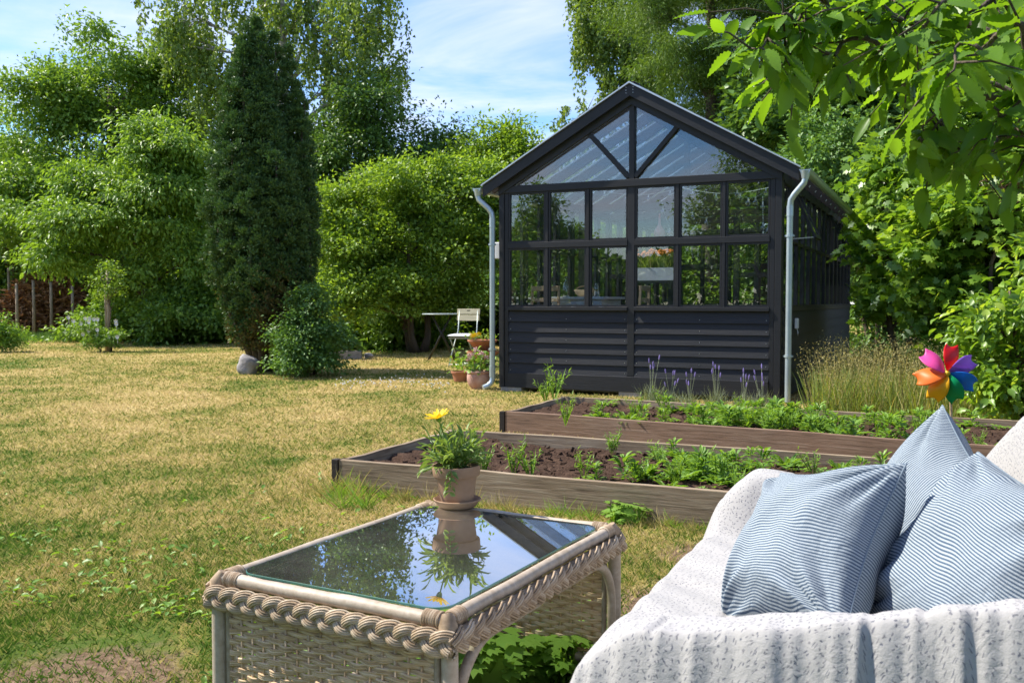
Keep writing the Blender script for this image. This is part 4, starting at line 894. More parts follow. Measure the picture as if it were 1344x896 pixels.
rg = random.Random(5)
def where(u, v): return ' '+('by the front board', 'in the middle rows', 'by the back board')[0 if v < .36 else 1 if v < .66 else 2]+', '+('at the left end', 'left of centre', 'near the centre', 'right of centre', 'at the right end')[min(4, int(u*5))]
for i in range(84):
    k = rg.choice((0, 0, 6, 1, 2, 7, 2, 3)); u = rg.uniform(.04, .75); v = rg.uniform(.12, .9)
    if u < .12 and rg.random() < .5: continue
    put(PR[k], bedpt(B1, u, max(.06, min(.93, v)), .122), rg.uniform(.65, 1.15), KL[k]+where(u, v)+' of front bed', 'seedling', KL[k]+' plants of the front raised bed', 'seedling')
for i in range(175):
    k = rg.choice((0, 1, 1, 7, 2, 6, 2, 3)); u = rg.random()**.9*.95+.02; v = rg.choice((.2, .38, .55, .75))+rg.gauss(0, .08)
    put(PR[k], bedpt(B2, u, max(.06, min(.93, v)), .137), rg.uniform(.7, 1.2), KL[k]+where(u, v)+' of rear bed', 'seedling', KL[k]+' plants of the rear raised bed', 'seedling')
p = G(742, 560, .13); put(PR[3], p, 1.2, 'tall feathery plant alone at the back edge of the front bed', 'seedling', None, 'seedling')
for (px, py, s, lab) in ((727, 522, 2.0, 'tall fennel like plant at the left end of the rear bed'), (716, 524, 1.4, 'shorter feathery plant left of the tall one in the rear bed')):
    put(PR[3], G(px, py+6, .14), s, lab, 'plant', None, 'feathery_plant')
# tufts of long grass along the bed boards, and the weeds below the table
for i in range(46):
    u = rg.random(); e = B1[0].lerp(B1[1], u*.62)
    put(PR[8 if i % 2 else 4], (e.x+rg.uniform(-.08, .02)-.02, e.y-rg.uniform(.03, .12), 0), rg.uniform(.4, .8), 'short grass tuft at the foot of the front bed board, '+('left end' if u < .25 else 'behind the flower pot' if u < .5 else 'right of the flower pot' if u < .75 else 'near the sofa'), 'grass tuft', 'grass tufts along the front bed board', 'grass_tuft')
for i in range(22):
    e = G(rg.gauss(455, 26), rg.uniform(645, 668)); put(PR[4 if i % 3 else 8], e, rg.uniform(.7, 1.3), 'long grass tuft at the left corner of the front bed, '+('outer side' if e.x < -1.05 else 'along the board'), 'grass tuft', 'long grass tufts at the front bed corner', 'grass_tuft')
for i in range(30):
    e = G(rg.uniform(590, 760), rg.uniform(848, 925)); put(PR[5], e, rg.uniform(.75, 1.3), 'broad leaved green weed under the table, '+('at the far rail' if e.y > 2.95 else 'in the nearer patch')+', '+('left' if e.x < -.08 else 'middle' if e.x < .1 else 'right')+' part', 'weed', 'weeds under the wicker table', 'weed')
for i in range(5):
    e = G(rg.uniform(800, 845), rg.uniform(675, 690)); put(PR[5], e, rg.uniform(.6, .9), 'leafy weed at the bed board behind the table corner', 'weed', 'weeds at the bed board behind the table', 'weed')
for o in PR: bpy.data.objects.remove(o)
# ---------------------------------------------------------------- lawn blades
def inside_gh(x, y):
    dx, dy = x-GH.x, y-GH.y; a = dx*AX.x+dy*AX.y; b = dx*AY.x+dy*AY.y; return (a > -.05) & (a < GW+.05) & (b > 0) & (b < GL)
def inquad(x, y, Q, m=.0):
    r = np.ones(len(x), bool)
    for i in range(4):
        a, b = Q[i], Q[(i+1) % 4]; r &= ((b.x-a.x)*(y-a.y)-(b.y-a.y)*(x-a.x)) > -m
    return r
def lawn():
    n = 430000
    d = 2.6*(40/2.6)**(RNG.uniform(0, 1, n)**1.25); a = RNG.uniform(-.62, .56, n); x, y = d*np.tan(a), d
    ok = ~inside_gh(x, y) & ~inquad(x, y, B1) & ~inquad(x, y, B2)
    x, y, d = x[ok], y[ok], d[ok]; n = len(x)
    # thin out in bare soil
    bare = np.zeros(n)
    for (bx, by, br) in ((-1.35, 3.05, .5), (.62, 3.6, .3), (.95, 4.35, .25)): bare = np.maximum(bare, np.clip(1.3-np.hypot(x-bx, y-by)/br, 0, .85))
    ok = RNG.uniform(0, 1, n) > bare; x, y, d = x[ok], y[ok], d[ok]; n = len(x)
    t = RNG.uniform(0, 2*PI, n); k = RNG.uniform(.3, 1.8, n)
    Dr = np.stack([np.cos(t)*k, np.sin(t)*k, np.ones(n)], 1); Nn = np.stack([-np.sin(t), np.cos(t), RNG.normal(size=n)*.3], 1)
    H = RNG.uniform(.016, .046, n)*(1+.015*d); Wd = .0026+.0008*d
    leafm = leafmesh('grass', np.stack([x, y, np.zeros(n)], 1), Dr, Nn, H, Wd*RNG.uniform(.7, 1.5, n), M['blade'], None, 'needle')
    tag(leafm, 'short mown dry and green lawn grass', 'grass', kind='stuff')
    # broad leaved clover and dandelion leaves, thick near the terrace
    n = 5200; d = 2.6+RNG.exponential(.75, n); a = RNG.uniform(-.62, -.05, n); x, y = d*np.tan(a), d
    pat = np.sin(x*5+1)*np.sin(y*4.2)+.6*np.sin(x*11)*np.sin(y*13+2); ok = (pat > -.1) & (np.hypot(x+1.35, y-3.05) > .42) & (d < 6.5); x, y = x[ok], y[ok]; n = len(x)
    t = RNG.uniform(0, 2*PI, n)
    Dr = np.stack([np.cos(t), np.sin(t), RNG.uniform(.1, .8, n)], 1); L_ = RNG.uniform(.02, .055, n)
    tag(leafmesh('clover', np.stack([x, y, RNG.uniform(.004, .02, n)], 1), Dr, np.array([0, 0, 1.])+RNG.normal(size=(n, 3))*.2, L_, L_*.5, M['lf_weed'], None, 'oval', .15), 'low clover and dandelion leaves in the near lawn', 'ground cover', kind='stuff')
    # longer uncut fringe at the far lawn edge
    n = 22000; a = RNG.uniform(-.62, -.02, n); d = RNG.uniform(28.5, 32, n)+RNG.normal(size=n)*.5; x = d*np.tan(a)
    tag(leafmesh('long_grass', np.stack([x, d, np.zeros(n)], 1), np.stack([RNG.normal(size=n)*.3, RNG.normal(size=n)*.3, np.ones(n)], 1), RNG.normal(size=(n, 3)), RNG.uniform(.08, .32, n), np.full(n, .03), M['lf_dull'], None, 'needle'), 'uncut grass fringe below the boundary bushes', 'grass', kind='stuff')
    # white clover heads in the shaded lawn right of the yew
    n = 110; pts = [G(random.uniform(440, 590), random.gauss(505, 5)) for _ in range(n)]; m = MB()
    for p in pts: m.ball((p.x, p.y, .05), .010, 5, 3)
    tag(m.build('clover_blossom', M['white']), 'scatter of white clover heads on the lawn right of the yew', 'flowers', kind='stuff')
lawn()
# ---------------------------------------------------------------- overhanging branch, top right
def overhang():
    t = empty('overhanging_tree', (4.3, 2.9, 0), 0, 'tree with large bright leaves hanging into the top right', 'tree')
    o0 = Vector((4.3, 2.9, 0))
    m = MB(); m.tube([(0, 0, 0), (-.05, .05, 1.2), (0, .1, 2.6), (.05, .2, 4.2)], [.13, .11, .09, .04], 10); 
    leaves = []
    br = [  # (start, control points in px with depth)
        [(1500,30,3.3),(1340,45,3.2),(1230,32,3.1),(1140,5,3.0),(1070,5,2.9),(1030,28,2.85),(985,62,2.8)],
        [(1500,60,3.4),(1300,70,3.2),(1200,66,3.1),(1110,60,3.0),(1060,66,2.95),(1030,85,2.9)],
        [(1500,150,3.3),(1400,175,3.2),(1310,190,3.1),(1260,180,3.0),(1230,172,2.95),(1205,178,2.9)],
        [(1500,200,2.9),(1430,150,2.8),(1380,175,2.75),(1330,190,2.7)],
        [(1500,-20,3.0),(1380,-10,2.9),(1290,0,2.8),(1220,20,2.75),(1170,70,2.7)],
        [(1500,100,3.6),(1380,110,3.5),(1280,120,3.45),(1200,105,3.4),(1160,100,3.35)],
        [(1500,20,2.6),(1400,40,2.5),(1340,45,2.45),(1280,60,2.4),(1240,85,2.35)],
        [(1500,60,3.9),(1380,60,3.8),(1300,70,3.7),(1220,60,3.65),(1150,40,3.6)],
        [(1500,-40,3.4),(1350,-20,3.3),(1230,-10,3.2),(1150,10,3.1),(1090,30,3.05)],
        [(1500,120,2.9),(1420,110,2.8),(1360,130,2.7),(1310,140,2.65)]]
    for b in br:
        P = [D(*q)-o0 for q in b]; P[0] = Vector((0, .1, max(1.7, P[0].z)))
        Q = []
        for i in range(len(P)-1):
            for k in range(8): Q.append(P[i].lerp(P[i+1], k/8))
        Q.append(P[-1]); R = [.015*(1-i/len(Q))**1.3+.0025 for i in range(len(Q))]
        w1, w2, w3 = random.uniform(0, 6), random.uniform(0, 6), random.uniform(-.25, .35)
        for i in range(len(Q)):   # uneven growth, strongest near the trunk
            e_ = max(0, 1-i/16); e2_ = math.sin(PI*min(1, i/14))*e_
            Q[i] = Q[i]+Vector((0, w3*e2_*1.6+.03*math.sin(i*.9+w1), .03*math.sin(i*.7+w2)+.28*math.sin(w2)*e2_))
        m.tube(Q, R, 6)
        for i in range(6, len(Q)):
            if i < 9: continue
            tdir = (Q[i]-Q[i-1]).normalized()
            for s in (-1, 1):
                if random.random() < .1: continue
                sd = tdir.cross(Vector((0, 0, 1))).normalized()*s
                d = (tdir*random.uniform(.3, .9)+sd*random.uniform(.4, 1)+Vector((0, 0, random.uniform(-.75, .05)))).normalized()
                leaves.append((Q[i], d, random.uniform(.075, .13)))
            # short side shoots carrying more leaves
            if random.random() < .42:
                sd = (tdir*.5+Vector((random.uniform(-.7, .7), random.uniform(-.7, .7), random.uniform(-.5, .25)))).normalized()*random.uniform(.12, .28)
                e = Q[i]+sd; m.tube([Q[i], Q[i].lerp(e, .5)+Vector((0, 0, .015)), e], [.004, .003, .002], 4)
                for k in range(4): leaves.append((Q[i].lerp(e, .35+.2*k), (sd.normalized()+Vector((random.uniform(-.8, .8), random.uniform(-.8, .8), random.uniform(-.7, .1)))).normalized(), random.uniform(.065, .12)))
    m.build('trunk', M['bark'], t, smooth=True)
    # petioles and blades with serrated outline and pleated veins
    V, Fa = [], []
    for (p, d, l) in leaves:
        d = Vector(d); nrm = Vector((random.gauss(0, .45), random.gauss(0, .45), 1)).normalized(); s = d.cross(nrm).normalized(); up = s.cross(d).normalized()
        p = p + d*.02; w_ = l*random.uniform(.42, .54); K = 16; b = len(V); cur = random.uniform(.05, .4); cup = random.uniform(.06, .3)
        for i in range(K+1):
            u = i/K; hw = w_*.5*(math.sin(PI*min(1, u**.72))**.8)*(1 if i % 2 else .88) if 0 < i < K else 0.0008
            c = p+d*l*u-up*l*cur*u*u
            pl = .035*l*(1 if i % 2 else -1)
            V += [c+s*hw+up*(hw*cup+pl*.5), c+s*hw*.5+up*(hw*cup*.4+pl*.3), c, c-s*hw*.5+up*(hw*cup*.4+pl*.3), c-s*hw+up*(hw*cup+pl*.5)]
        for i in range(K):
            for j in range(4): Fa.append((b+i*5+j, b+(i+1)*5+j, b+(i+1)*5+j+1, b+i*5+j+1))
    npmesh('leaves', np.array([tuple(v) for v in V]), np.array(Fa), M['lf_hang'], t)
overhang()
# ================================================================ WICKER COFFEE TABLE
def cane_mat(name, c0, c1, c2, sc):
    m, nt = newmat(name); v = N(nt, 'ShaderNodeTexCoord').outputs['Object']
    g = N(nt, 'ShaderNodeNewGeometry')
    f1 = noise(nt, 5, 8, .7, v, sc); f2 = noise(nt, 3, 4, .6, v)
    f = MATH(nt, 'ADD', MATH(nt, 'ADD', MATH(nt, 'MULTIPLY', f1, .5), MATH(nt, 'MULTIPLY', f2, .3)), MATH(nt, 'MULTIPLY', g.outputs['Random Per Island'], .2))
    out(nt, princ(nt, ramp(nt, f, [(.3, c1), (.48, c0), (.66, c2)]), .55, bump(nt, f1, .4, .002), .35).outputs[0]); return m
M['cane'] = cane_mat('weathered_cane', (.36, .26, .165), (.17, .115, .065), (.52, .42, .30), (6, 6, 6))
M['pole'] = cane_mat('rattan_pole', (.30, .235, .165), (.14, .10, .06), (.46, .39, .31), (7, 7, 7))
M['weave'] = cane_mat('woven_reed', (.50, .34, .18), (.26, .16, .08), (.68, .52, .33), (4, 14, 14))
TA = math.radians(-28.5); TH = .517; TW, TL = .712, .975
ctab = empty('coffee_table', (-.213, 2.57, 0), TA, 'greyed wicker coffee table with braided rim and glass top on the lawn', 'coffee table')
hx_, hy_ = TW/2, TL/2
def sweep(name, pts, r, mat, n=10, smooth=True, par=None): return MB().tube(pts, r, n).build(name, mat, par or ctab, smooth=smooth, angle=60)
# rim poles: two nested square frames round the glass
for (ins, z, r, nm) in ((.022, TH-.014, .0165, 'rim_pole'), (.052, TH-.026, .010, 'inner_pole')):
    a, b = hx_-ins, hy_-ins; e = .0 if nm == 'rim_pole' else .0
    for (p, q) in (((-a, -b), (a, -b)), ((a, -b), (a, b)), ((a, b), (-a, b)), ((-a, b), (-a, -b))):
        P = [Vector((p[0], p[1], z)).lerp(Vector((q[0], q[1], z)), k/10) for k in range(11)]
        for k in range(1, 10): P[k] += Vector((math.sin(k*2.1+z*40)*.0014, math.cos(k*1.7)*.0014, math.sin(k*1.3)*.0012))
        sweep(nm, P, [r*(1+.05*math.sin(k*2.3)) for k in range(11)], M['pole'])
# corner bindings of thin peel
for sx_ in (-1, 1):
    for sy_ in (-1, 1):
        b = MB()
        for k in range(7):
            for ax_ in (0, 1):
                c = Vector((sx_*(hx_-.022), sy_*(hy_-.022), TH-.014)); o_ = .016+k*.0065
                c[ax_] -= (sx_, sy_)[ax_]*o_
                ring = []
                for j in range(13):
                    a = 2*PI*j/12; rr2 = .0185
                    ring.append(c+(Vector((0, math.cos(a), math.sin(a))) if ax_ == 0 else Vector((math.cos(a), 0, math.sin(a))))*rr2)
                b.tube(ring, .0033, 5)
        b.tube([(sx_*(hx_-.01), sy_*(hy_-.01), TH-.06), (sx_*(hx_-.014), sy_*(hy_-.014), TH-.02), (sx_*(hx_-.022), sy_*(hy_-.022), TH+.004)], [.02, .022, .012], 10)
        b.build('corner_binding', M['cane'], ctab, smooth=True, angle=60)
# braid
def braid(p, q, outv, name='braid', z=TH-.054, A=.0185, B=.007, P0=.150, r=.0027, nr=6):
    p, q = Vector((*p, z)), Vector((*q, z)); d = q-p; ln = d.length; d.normalize(); o = Vector((*outv, 0)); up = Vector((0, 0, 1))
    per = max(1, round(ln/P0)); P1 = ln/per; m = MB()
    # rounded underlay keeps the braid closed
    m.tube([p+up*.010-o*.003, p.lerp(q, .5)+up*.010-o*.003, q+up*.010-o*.003], .016, 10).tube([p-up*.010-o*.003, p.lerp(q, .5)-up*.010-o*.003, q-up*.010-o*.003], .016, 10)
    for s in range(3):
        for j in range(nr):
            pts = []
            n = per*26
            for i in range(n+1):
                t = i/n*ln; w_ = 2*PI*t/P1+2*PI*s/3
                c = p+d*t+up*(A*math.sin(w_))+o*(B*math.sin(2*w_)+.013)
                dt = (d + up*(A*2*PI/P1*math.cos(w_))).normalized(); lat = dt.cross(o).normalized()
                k = (j-(nr-1)/2)
                c += lat*k*r*1.75 - o*(.0011*k*k)
                pts.append(c)
            m.tube(pts, r*random.uniform(.92, 1.08), 6)
    return m.build(name, M['cane'], ctab, smooth=True, angle=70)
e = .004
braid((-hx_-.006, -hy_), (hx_+.006, -hy_), (0, -1)); braid((hx_, -hy_-.006), (hx_, hy_+.006), (1, 0), A=.0175, P0=.150, r=.0030)
braid((hx_+.006, hy_), (-hx_-.006, hy_), (0, 1), nr=4, r=.0038); braid((-hx_, hy_+.006), (-hx_, -hy_-.006), (-1, 0), nr=4, r=.0038)
# legs, each a thick pole with a thinner one beside it
for sx_ in (-1, 1):
    for sy_ in (-1, 1):
        x, y = sx_*(hx_-.012), sy_*(hy_-.016)
        lg = MB().tube([(x, y, 0), (x+.001, y, .2), (x, y+.001, TH-.10), (x, y, TH-.045)], [.0185, .0195, .019, .019], 12)
        lg.tube([(x-sx_*.033, y-sy_*.002, .05), (x-sx_*.032, y-sy_*.002, TH-.09)], .0085, 8)
        lgo = lg.build('leg', M['pole'], ctab, smooth=True, angle=60)
        # curved brace sweeping from the leg into the long side
        pts = []
        for i in range(12):
            a = PI/2*i/11; R = .15
            pts.append((x+sx_*.002, y-sy_*(.026+R*(1-math.cos(a))), TH-.085-R*(1-math.sin(a))))
        pts = [(x+sx_*.002, y-sy_*.026, .02)] + pts
        pts.append((x+sx_*.002, y-sy_*.42, TH-.086))
        MB().tube(pts, .0135, 10).build('arched_brace', M['pole'], ctab, smooth=True)
# woven end panels
def panel(yy):
    m = MB(); x0, x1 = -hx_+.05, hx_-.05; z0, z1 = .105, TH-.085; pitch = (x1-x0)/17; r = .0034; rows = int((z1-z0)/.0137)
    for k in range(rows):
        for j in range(3):
            z = z0+.006+k*.0137+j*.0044; pts = []
            n = 17*6
            for i in range(n+1):
                x = x0+(x1-x0)*i/n; ph = PI*(x-x0)/pitch+PI*(k % 2)+PI/2
                pts.append((x, yy+.0036*math.sin(ph), z+.0012*math.sin(i*.7+k*1.9)+.0008*math.sin(i*.23+j)))
            m.tube(pts, r, 5, False)
    o = m.build('woven_panel', M['weave'], ctab, smooth=True)
    s = MB()
    for i in range(18):
        x = x0+pitch*(i+.0); s.tube([(x, yy, z0), (x, yy, z1)], .0034, 6)
    s.build('stake', M['weave'], o, smooth=True)
    MB().tube([(x0-.02, yy, z0-.016), (0, yy, z0-.014), (x1+.02, yy, z0-.016)], .0165, 12).build('bottom_rail', M['pole'], ctab, smooth=True)
    MB().tube([(x0-.01, yy, z1+.008), (x1+.01, yy, z1+.008)], .010, 8).build('top_rail', M['pole'], ctab, smooth=True)
panel(-hy_+.018); panel(hy_-.018)
for sx_ in (-1, 1): MB().tube([(sx_*(hx_-.012), -hy_+.035, .055), (sx_*(hx_-.012)+.003, 0, .058), (sx_*(hx_-.012), hy_-.035, .055)], .0145, 12).build('stretcher', M['pole'], ctab, smooth=True)
for y in (-hy_+.075, hy_-.075, 0):
    MB().tube([(-hx_+.03, y, TH-.043), (0, y, TH-.043), (hx_-.03, y, TH-.043)], .0125, 10).build('cross_pole', M['pole'], ctab, smooth=True)
# bevelled glass plate with rounded corners
def glass_plate():
    a, b, rc_ = hx_-.046, hy_-.046, .05; ring = []
    for cx_, cy_, a0 in ((a-rc_, b-rc_, 0), (-a+rc_, b-rc_, PI/2), (-a+rc_, -b+rc_, PI), (a-rc_, -b+rc_, 1.5*PI)):
        for i in range(9): t = a0+PI/2*i/8; ring.append((cx_+rc_*math.cos(t), cy_+rc_*math.sin(t)))
    n = len(ring); z1 = TH+.001; z0 = z1-.006; m = MB()
    def rg_(s, z): return [(x*(1-s/abs(a)), y*(1-s/abs(b)), z) for x, y in ring]
    vs = rg_(0, z0)+rg_(0, z1-.001)+rg_(.001, z1)
    m.add(vs, [tuple(reversed(range(n))), tuple(range(2*n, 3*n))]); m.m = 1
    m.add(vs, [(i, (i+1) % n, n+(i+1) % n, n+i) for i in range(n)]); m.m = 1
    m.add(vs, [(n+i, n+(i+1) % n, 2*n+(i+1) % n, 2*n+i) for i in range(n)])
    m.build('glass_top', [M['tglass'], M['gedge']], ctab)
    # ground bevel line near the rim
M['tglass'] = M_glass('table_glass', (.86, .90, .87), .22, 2.2, .026)
def gedge():
    m, nt = newmat('glass_edge'); p = princ(nt, (.10, .26, .20), .12, None, .6); t = N(nt, 'ShaderNodeBsdfTransparent'); t.inputs[0].default_value = (.35, .7, .6, 1)
    ms = N(nt, 'ShaderNodeMixShader'); ms.inputs[0].default_value = .55; L(nt, t.outputs[0], ms.inputs[1]); L(nt, p.outputs[0], ms.inputs[2]); out(nt, ms.outputs[0]); return m
M['gedge'] = gedge(); glass_plate()
# ================================================================ FLOWER POT ON THE TABLE
M['lf_pot'] = M_leaf('pot_leaf', (.10, .18, .045), (.20, .29, .09), .3, .5)
PZ = TH+.0015
pp = G(600, 664, PZ); pp.z = PZ
MB_s = MB().lathe([(.001, 0), (.058, 0), (.062, .002), (.078, .022), (.080, .026), (.077, .028), (.072, .024), (.058, .008), (.001, .007)], 36)
tag(MB_s.build('saucer', M['clay'], smooth=True, loc=pp, angle=40), 'round clay saucer under the flower pot on the glass table top', 'saucer')
pot = empty('potted_daisy', pp+Vector((0, 0, .0085)), 0, 'clay pot with one open yellow daisy and green leaves on the table', 'potted plant')
pot.rotation_euler = (0, math.radians(-1.5), 0)
po = MB().lathe([(.001, 0), (.052, 0), (.054, .002), (.068, .090), (.069, .094), (.077, .096), (.079, .099), (.082, .128), (.081, .131), (.076, .131), (.072, .11), (.070, .10), (.001, .10)], 40).build('pot', M['clay'], pot, smooth=True, angle=35)
MB().lathe([(.001, .116), (.04, .119), (.0715, .114)], 20).build('soil', M['soil'], po)
P, Dr, Ls, Ws = [], [], [], []
stems = MB()
for i in range(58):
    a = random.uniform(0, 6.28); r = random.uniform(0, .05); tz = random.uniform(.02, .115); ln_ = random.uniform(.02, .075)
    b0 = Vector((math.cos(a)*r*.5, math.sin(a)*r*.5, .115)); b1 = Vector((math.cos(a)*(r+ln_), math.sin(a)*(r+ln_), .115+tz))
    stems.tube([b0, b0.lerp(b1, .5)+Vector((0, 0, .012)), b1], .0013, 4, False)
    for k in range(6):
        t = .25+.15*k; q = b0.lerp(b1, t)+Vector((0, 0, .012*(1-abs(2*t-1)))); d = (b1-b0).normalized()*.7+Vector((random.gauss(0, .6), random.gauss(0, .6), random.gauss(.25, .4)))
        P.append(q); Dr.append(d); Ls.append(random.uniform(.028, .058)); Ws.append(random.uniform(.006, .012))
for i in range(7):   # one shoot trailing over the rim towards the viewer
    q = Vector((-.015+random.gauss(0, .004), -.084-.004*i*.3, .125-.011*i)); 
    for s in (-1, 1): P.append(q); Dr.append((s*.7, -.5, -.5+random.gauss(0, .2))); Ls.append(.026); Ws.append(.013)
for i in range(9):
    q = Vector((-.075+random.gauss(0, .012), random.gauss(0, .02), .13+random.uniform(-.01, .03))); P.append(q); Dr.append((-1, random.gauss(0, .4), random.gauss(-.4, .4))); Ls.append(.05); Ws.append(.011)
stems.tube([(-.012, -.05, .118), (-.014, -.088, .128), (-.015, -.086, .07)], .0014, 4, False)
fst = Vector((-.052, -.015, .288))
stems.tube([(-.01, 0, .115), (-.03, 0, .2), fst], .0024, 6)
st_o = stems.build('stems', M['lf_weed'], pot)
n = len(P)
leafmesh('foliage', np.array([tuple(p) for p in P]), np.array([tuple(d) for d in Dr]), np.array([0, 0, 1.])+RNG.normal(size=(n, 3))*.5, np.array(Ls)*1.1, np.array(Ws)*1.15, M['lf_pot'], pot, 'oval', .18) if 'lf_pot' in M else None
M['petal'] = M_leaf('yellow_petal', (.78, .52, .01), (.85, .62, .02), .3, .5, (1.1, 1.0, .5), .2)
fl = MB(); tl = Matrix.Rotation(math.radians(-14), 4, 'Y') @ Matrix.Rotation(math.radians(10), 4, 'X')
for i in range(16):
    a = 2*PI*i/16+random.uniform(-.08, .08); d = Vector((math.cos(a), math.sin(a), 0)); s = Vector((-math.sin(a), math.cos(a), 0)); R = .036*random.uniform(.9, 1.08)
    K = 5; vs = []
    for k in range(K+1):
        u = k/K; hw = .0062*(math.sin(PI*(.12+.80*u))**.7); c = d*(.006+R*u)+Vector((0, 0, .004+.016*u+.004*math.sin(i*2.)*u))
        vs += [c+s*hw, c+Vector((0, 0, -.0012)), c-s*hw]
    fl.add([fst+(tl @ v) for v in vs], [(k*3+j, k*3+j+1, (k+1)*3+j+1, (k+1)*3+j) for k in range(K) for j in range(2)])
fo = fl.build('flower', M['petal'], pot, smooth=True)
MB().ball(fst+Vector((0, 0, .010)), .009, 12, 6).build('disc', M['petal'], fo, smooth=True)
MB().lathe([(.001, -.012), (.006, -.010), (.0095, -.003), (.0105, .006)], 12, Matrix.Translation(fst) @ tl).build('calyx', M['lf_weed'], fo, smooth=True)
# ================================================================ SOFA, QUILT, CUSHIONS
SO = Vector((-.063, 1.625, 0)); SU = Vector((.423, .906, 0)); SV = Vector((.906, -.423, 0)); SLN, SDP = 1.76, 1.04
sofa = empty('garden_sofa', SO, math.atan2(SV.y, SV.x), 'two seat garden sofa hidden under a white patterned quilt', 'sofa')
# local frame: x = depth (v), y = length (u)
MB().box(.14, .92, .26, 1.50, .26, .40).build('seat', M['cane'], sofa, bevel=.02)
for (y0, y1, nm) in ((.06, .16, 'armrest'), (1.60, 1.71, 'armrest')): MB().box(.34, .90, y0, y1, .14, .54).build(nm, M['cane'], sofa, bevel=.03)
MB().box(.93, 1.0, .08, 1.66, .14, .58).build('backrest', M['cane'], sofa, bevel=.02)
for x in (.30, .95):
    for y in (.1, 1.65): MB().tube([(x, y, 0), (x, y, .15)], .022, 10).build('leg', M['pole'], sofa, smooth=True)
def ss(a, b, x): t = np.clip((x-a)/(b-a), 0, 1); return t*t*(3-2*t)
def smax(a, b, k=.03): return .5*(a+b+np.sqrt((a-b)**2+k*k))-k*.2
def quilt():
    u = np.concatenate([np.linspace(-.22, -.08, 14), np.linspace(-.078, .36, 150), np.linspace(.366, 1.36, 130), np.linspace(1.366, 1.90, 110), np.linspace(1.91, 2.0, 6)])
    v = np.concatenate([np.linspace(-.22, -.09, 12), np.linspace(-.086, .14, 66), np.linspace(.145, .78, 120), np.linspace(.784, 1.18, 90), np.linspace(1.19, 1.3, 6)])
    U, V = np.meshgrid(u, v, indexing='ij')
    wob = lambda a, b, c: np.sin(U*a+V*b+c)
    rs_ = np.random.default_rng(4)
    def sn(x, step):
        kn = rs_.normal(size=400); q = (x+3)/step; i = np.floor(q).astype(int); f = q-i; f = f*f*(3-2*f); return kn[i]*(1-f)+kn[i+1]*f
    Vw = V+.03*np.sin(U*9)
    fold0 = .26*sn(Vw, .075)+.36*sn(Vw, .030)+.16*sn(V, .016)
    def surface(fk):
        fold = fold0*fk
        seat = .445+.012*wob(7, 5, 0)*wob(3, 9, 1)+.020*np.exp(-((V-.45)/.35)**2)
        # dints and soft creases of the quilt
        seat = seat-.010*np.exp(-((V-.42+.35*(U-.6))/.018)**2)*ss(.3, .5, U)*(1-ss(.75, .95, U))
        seat = seat-.014*np.exp(-((V-.30-.5*(U-.5))/.022)**2)*ss(.25, .4, U)*(1-ss(.65, .8, U))
        ah = .655+.115*ss(.25, .95, V); a1 = 1-ss(.13, .30, U-.02*np.sin(V*7)-.006*fold)
        arm1 = seat+(ah-seat)*a1*ss(.0, .30, V)
        ah2 = .640+.06*ss(.4, .95, V)+.006*wob(9, 13, 2)
        a2 = ss(1.47, 1.62, U+.012*np.sin(V*14)); arm2 = seat+(ah2-seat)*a2*ss(-.05, .19, V)
        bk = (.94-.30*ss(1.22, 1.72, U)-.06*(1-ss(.0, .4, U))); b = ss(.85, 1.0, V+.13*ss(1.15, 1.5, U)+.01*np.sin(U*17)); back = seat+(bk-seat)*b
        Z = smax(smax(arm1, arm2, .03), back, .04)
        Z += .005*fold*(1-ss(.10, .26, U))
        Z += fk*.006*wob(31, 12, 0)*wob(9, 27, 2)*.6+fk*.0035*np.sin(U*70+6*np.sin(V*8))*a2
        # quilting seams
        for s in (.30, .72, 1.14): Z -= .007*np.exp(-((V-s-.01*np.sin(U*5))/.008)**2)
        for s in (.47, .92, 1.36): Z -= .007*np.exp(-((U-s-.01*np.sin(V*6))/.008)**2)
        # puff between seams
        # hanging skirts
        uo = -.012*fold-.012*np.sin(V*5); vo = .085*(1-ss(.0, .55, U))
        d1 = ss(uo-.055, uo+.075, U); d2 = ss(-(SLN+.07+.012*np.sin(V*40)), -(SLN-.03), -U)
        rr_ = .02*np.sin(U*9+1)+.008*np.sin(U*31); d3 = ss(-.075+rr_*.5+vo, .085+rr_*.5+vo, V); d4 = ss(-(SDP+.10+.012*np.sin(U*38)), -(SDP-.02), -V)
        m_ = d1**.8*d2**.8*d3**.62*d4**.8
        Z = .10+(Z-.10)*m_
        return Z
    Z = surface(1.0); Zf = surface(0.0)
    n1, n2 = U.shape; x, y = V, U
    # roll the skirts outward a little towards the hem
    Pw = np.stack([SO.x+SU.x*U+SV.x*V, SO.y+SU.y*U+SV.y*V, Z], -1); Pf = np.stack([U, V, Zf], -1)
    dU = np.zeros((n1, n2)); dU[1:] = np.cumsum(np.linalg.norm(np.diff(Pf, axis=0), axis=-1), 0)
    dV = np.zeros((n1, n2)); dV[:, 1:] = np.cumsum(np.linalg.norm(np.diff(Pf, axis=1), axis=-1), 1)
    ic, jc = np.argmin(abs(u-.8)), np.argmin(abs(v-.4))
    dU -= dU[ic:ic+1, :]; dV -= dV[:, jc:jc+1]
    Vt = Pw.reshape(-1, 3); uvs = np.stack([dU, dV], -1).reshape(-1, 2)
    I = np.arange(n1*n2).reshape(n1, n2)
    Fa = np.stack([I[:-1, :-1], I[1:, :-1], I[1:, 1:], I[:-1, 1:]], -1).reshape(-1, 4)[:, ::-1]
    o = npmesh('quilt', Vt, Fa, M['quilt'], None, True, uvs)
    sd = o.modifiers.new('thick', 'SOLIDIFY'); sd.thickness = .008; sd.offset = -1
    return tag(o, 'white quilt scattered with tiny grey leaves, draped over the garden sofa', 'quilt')
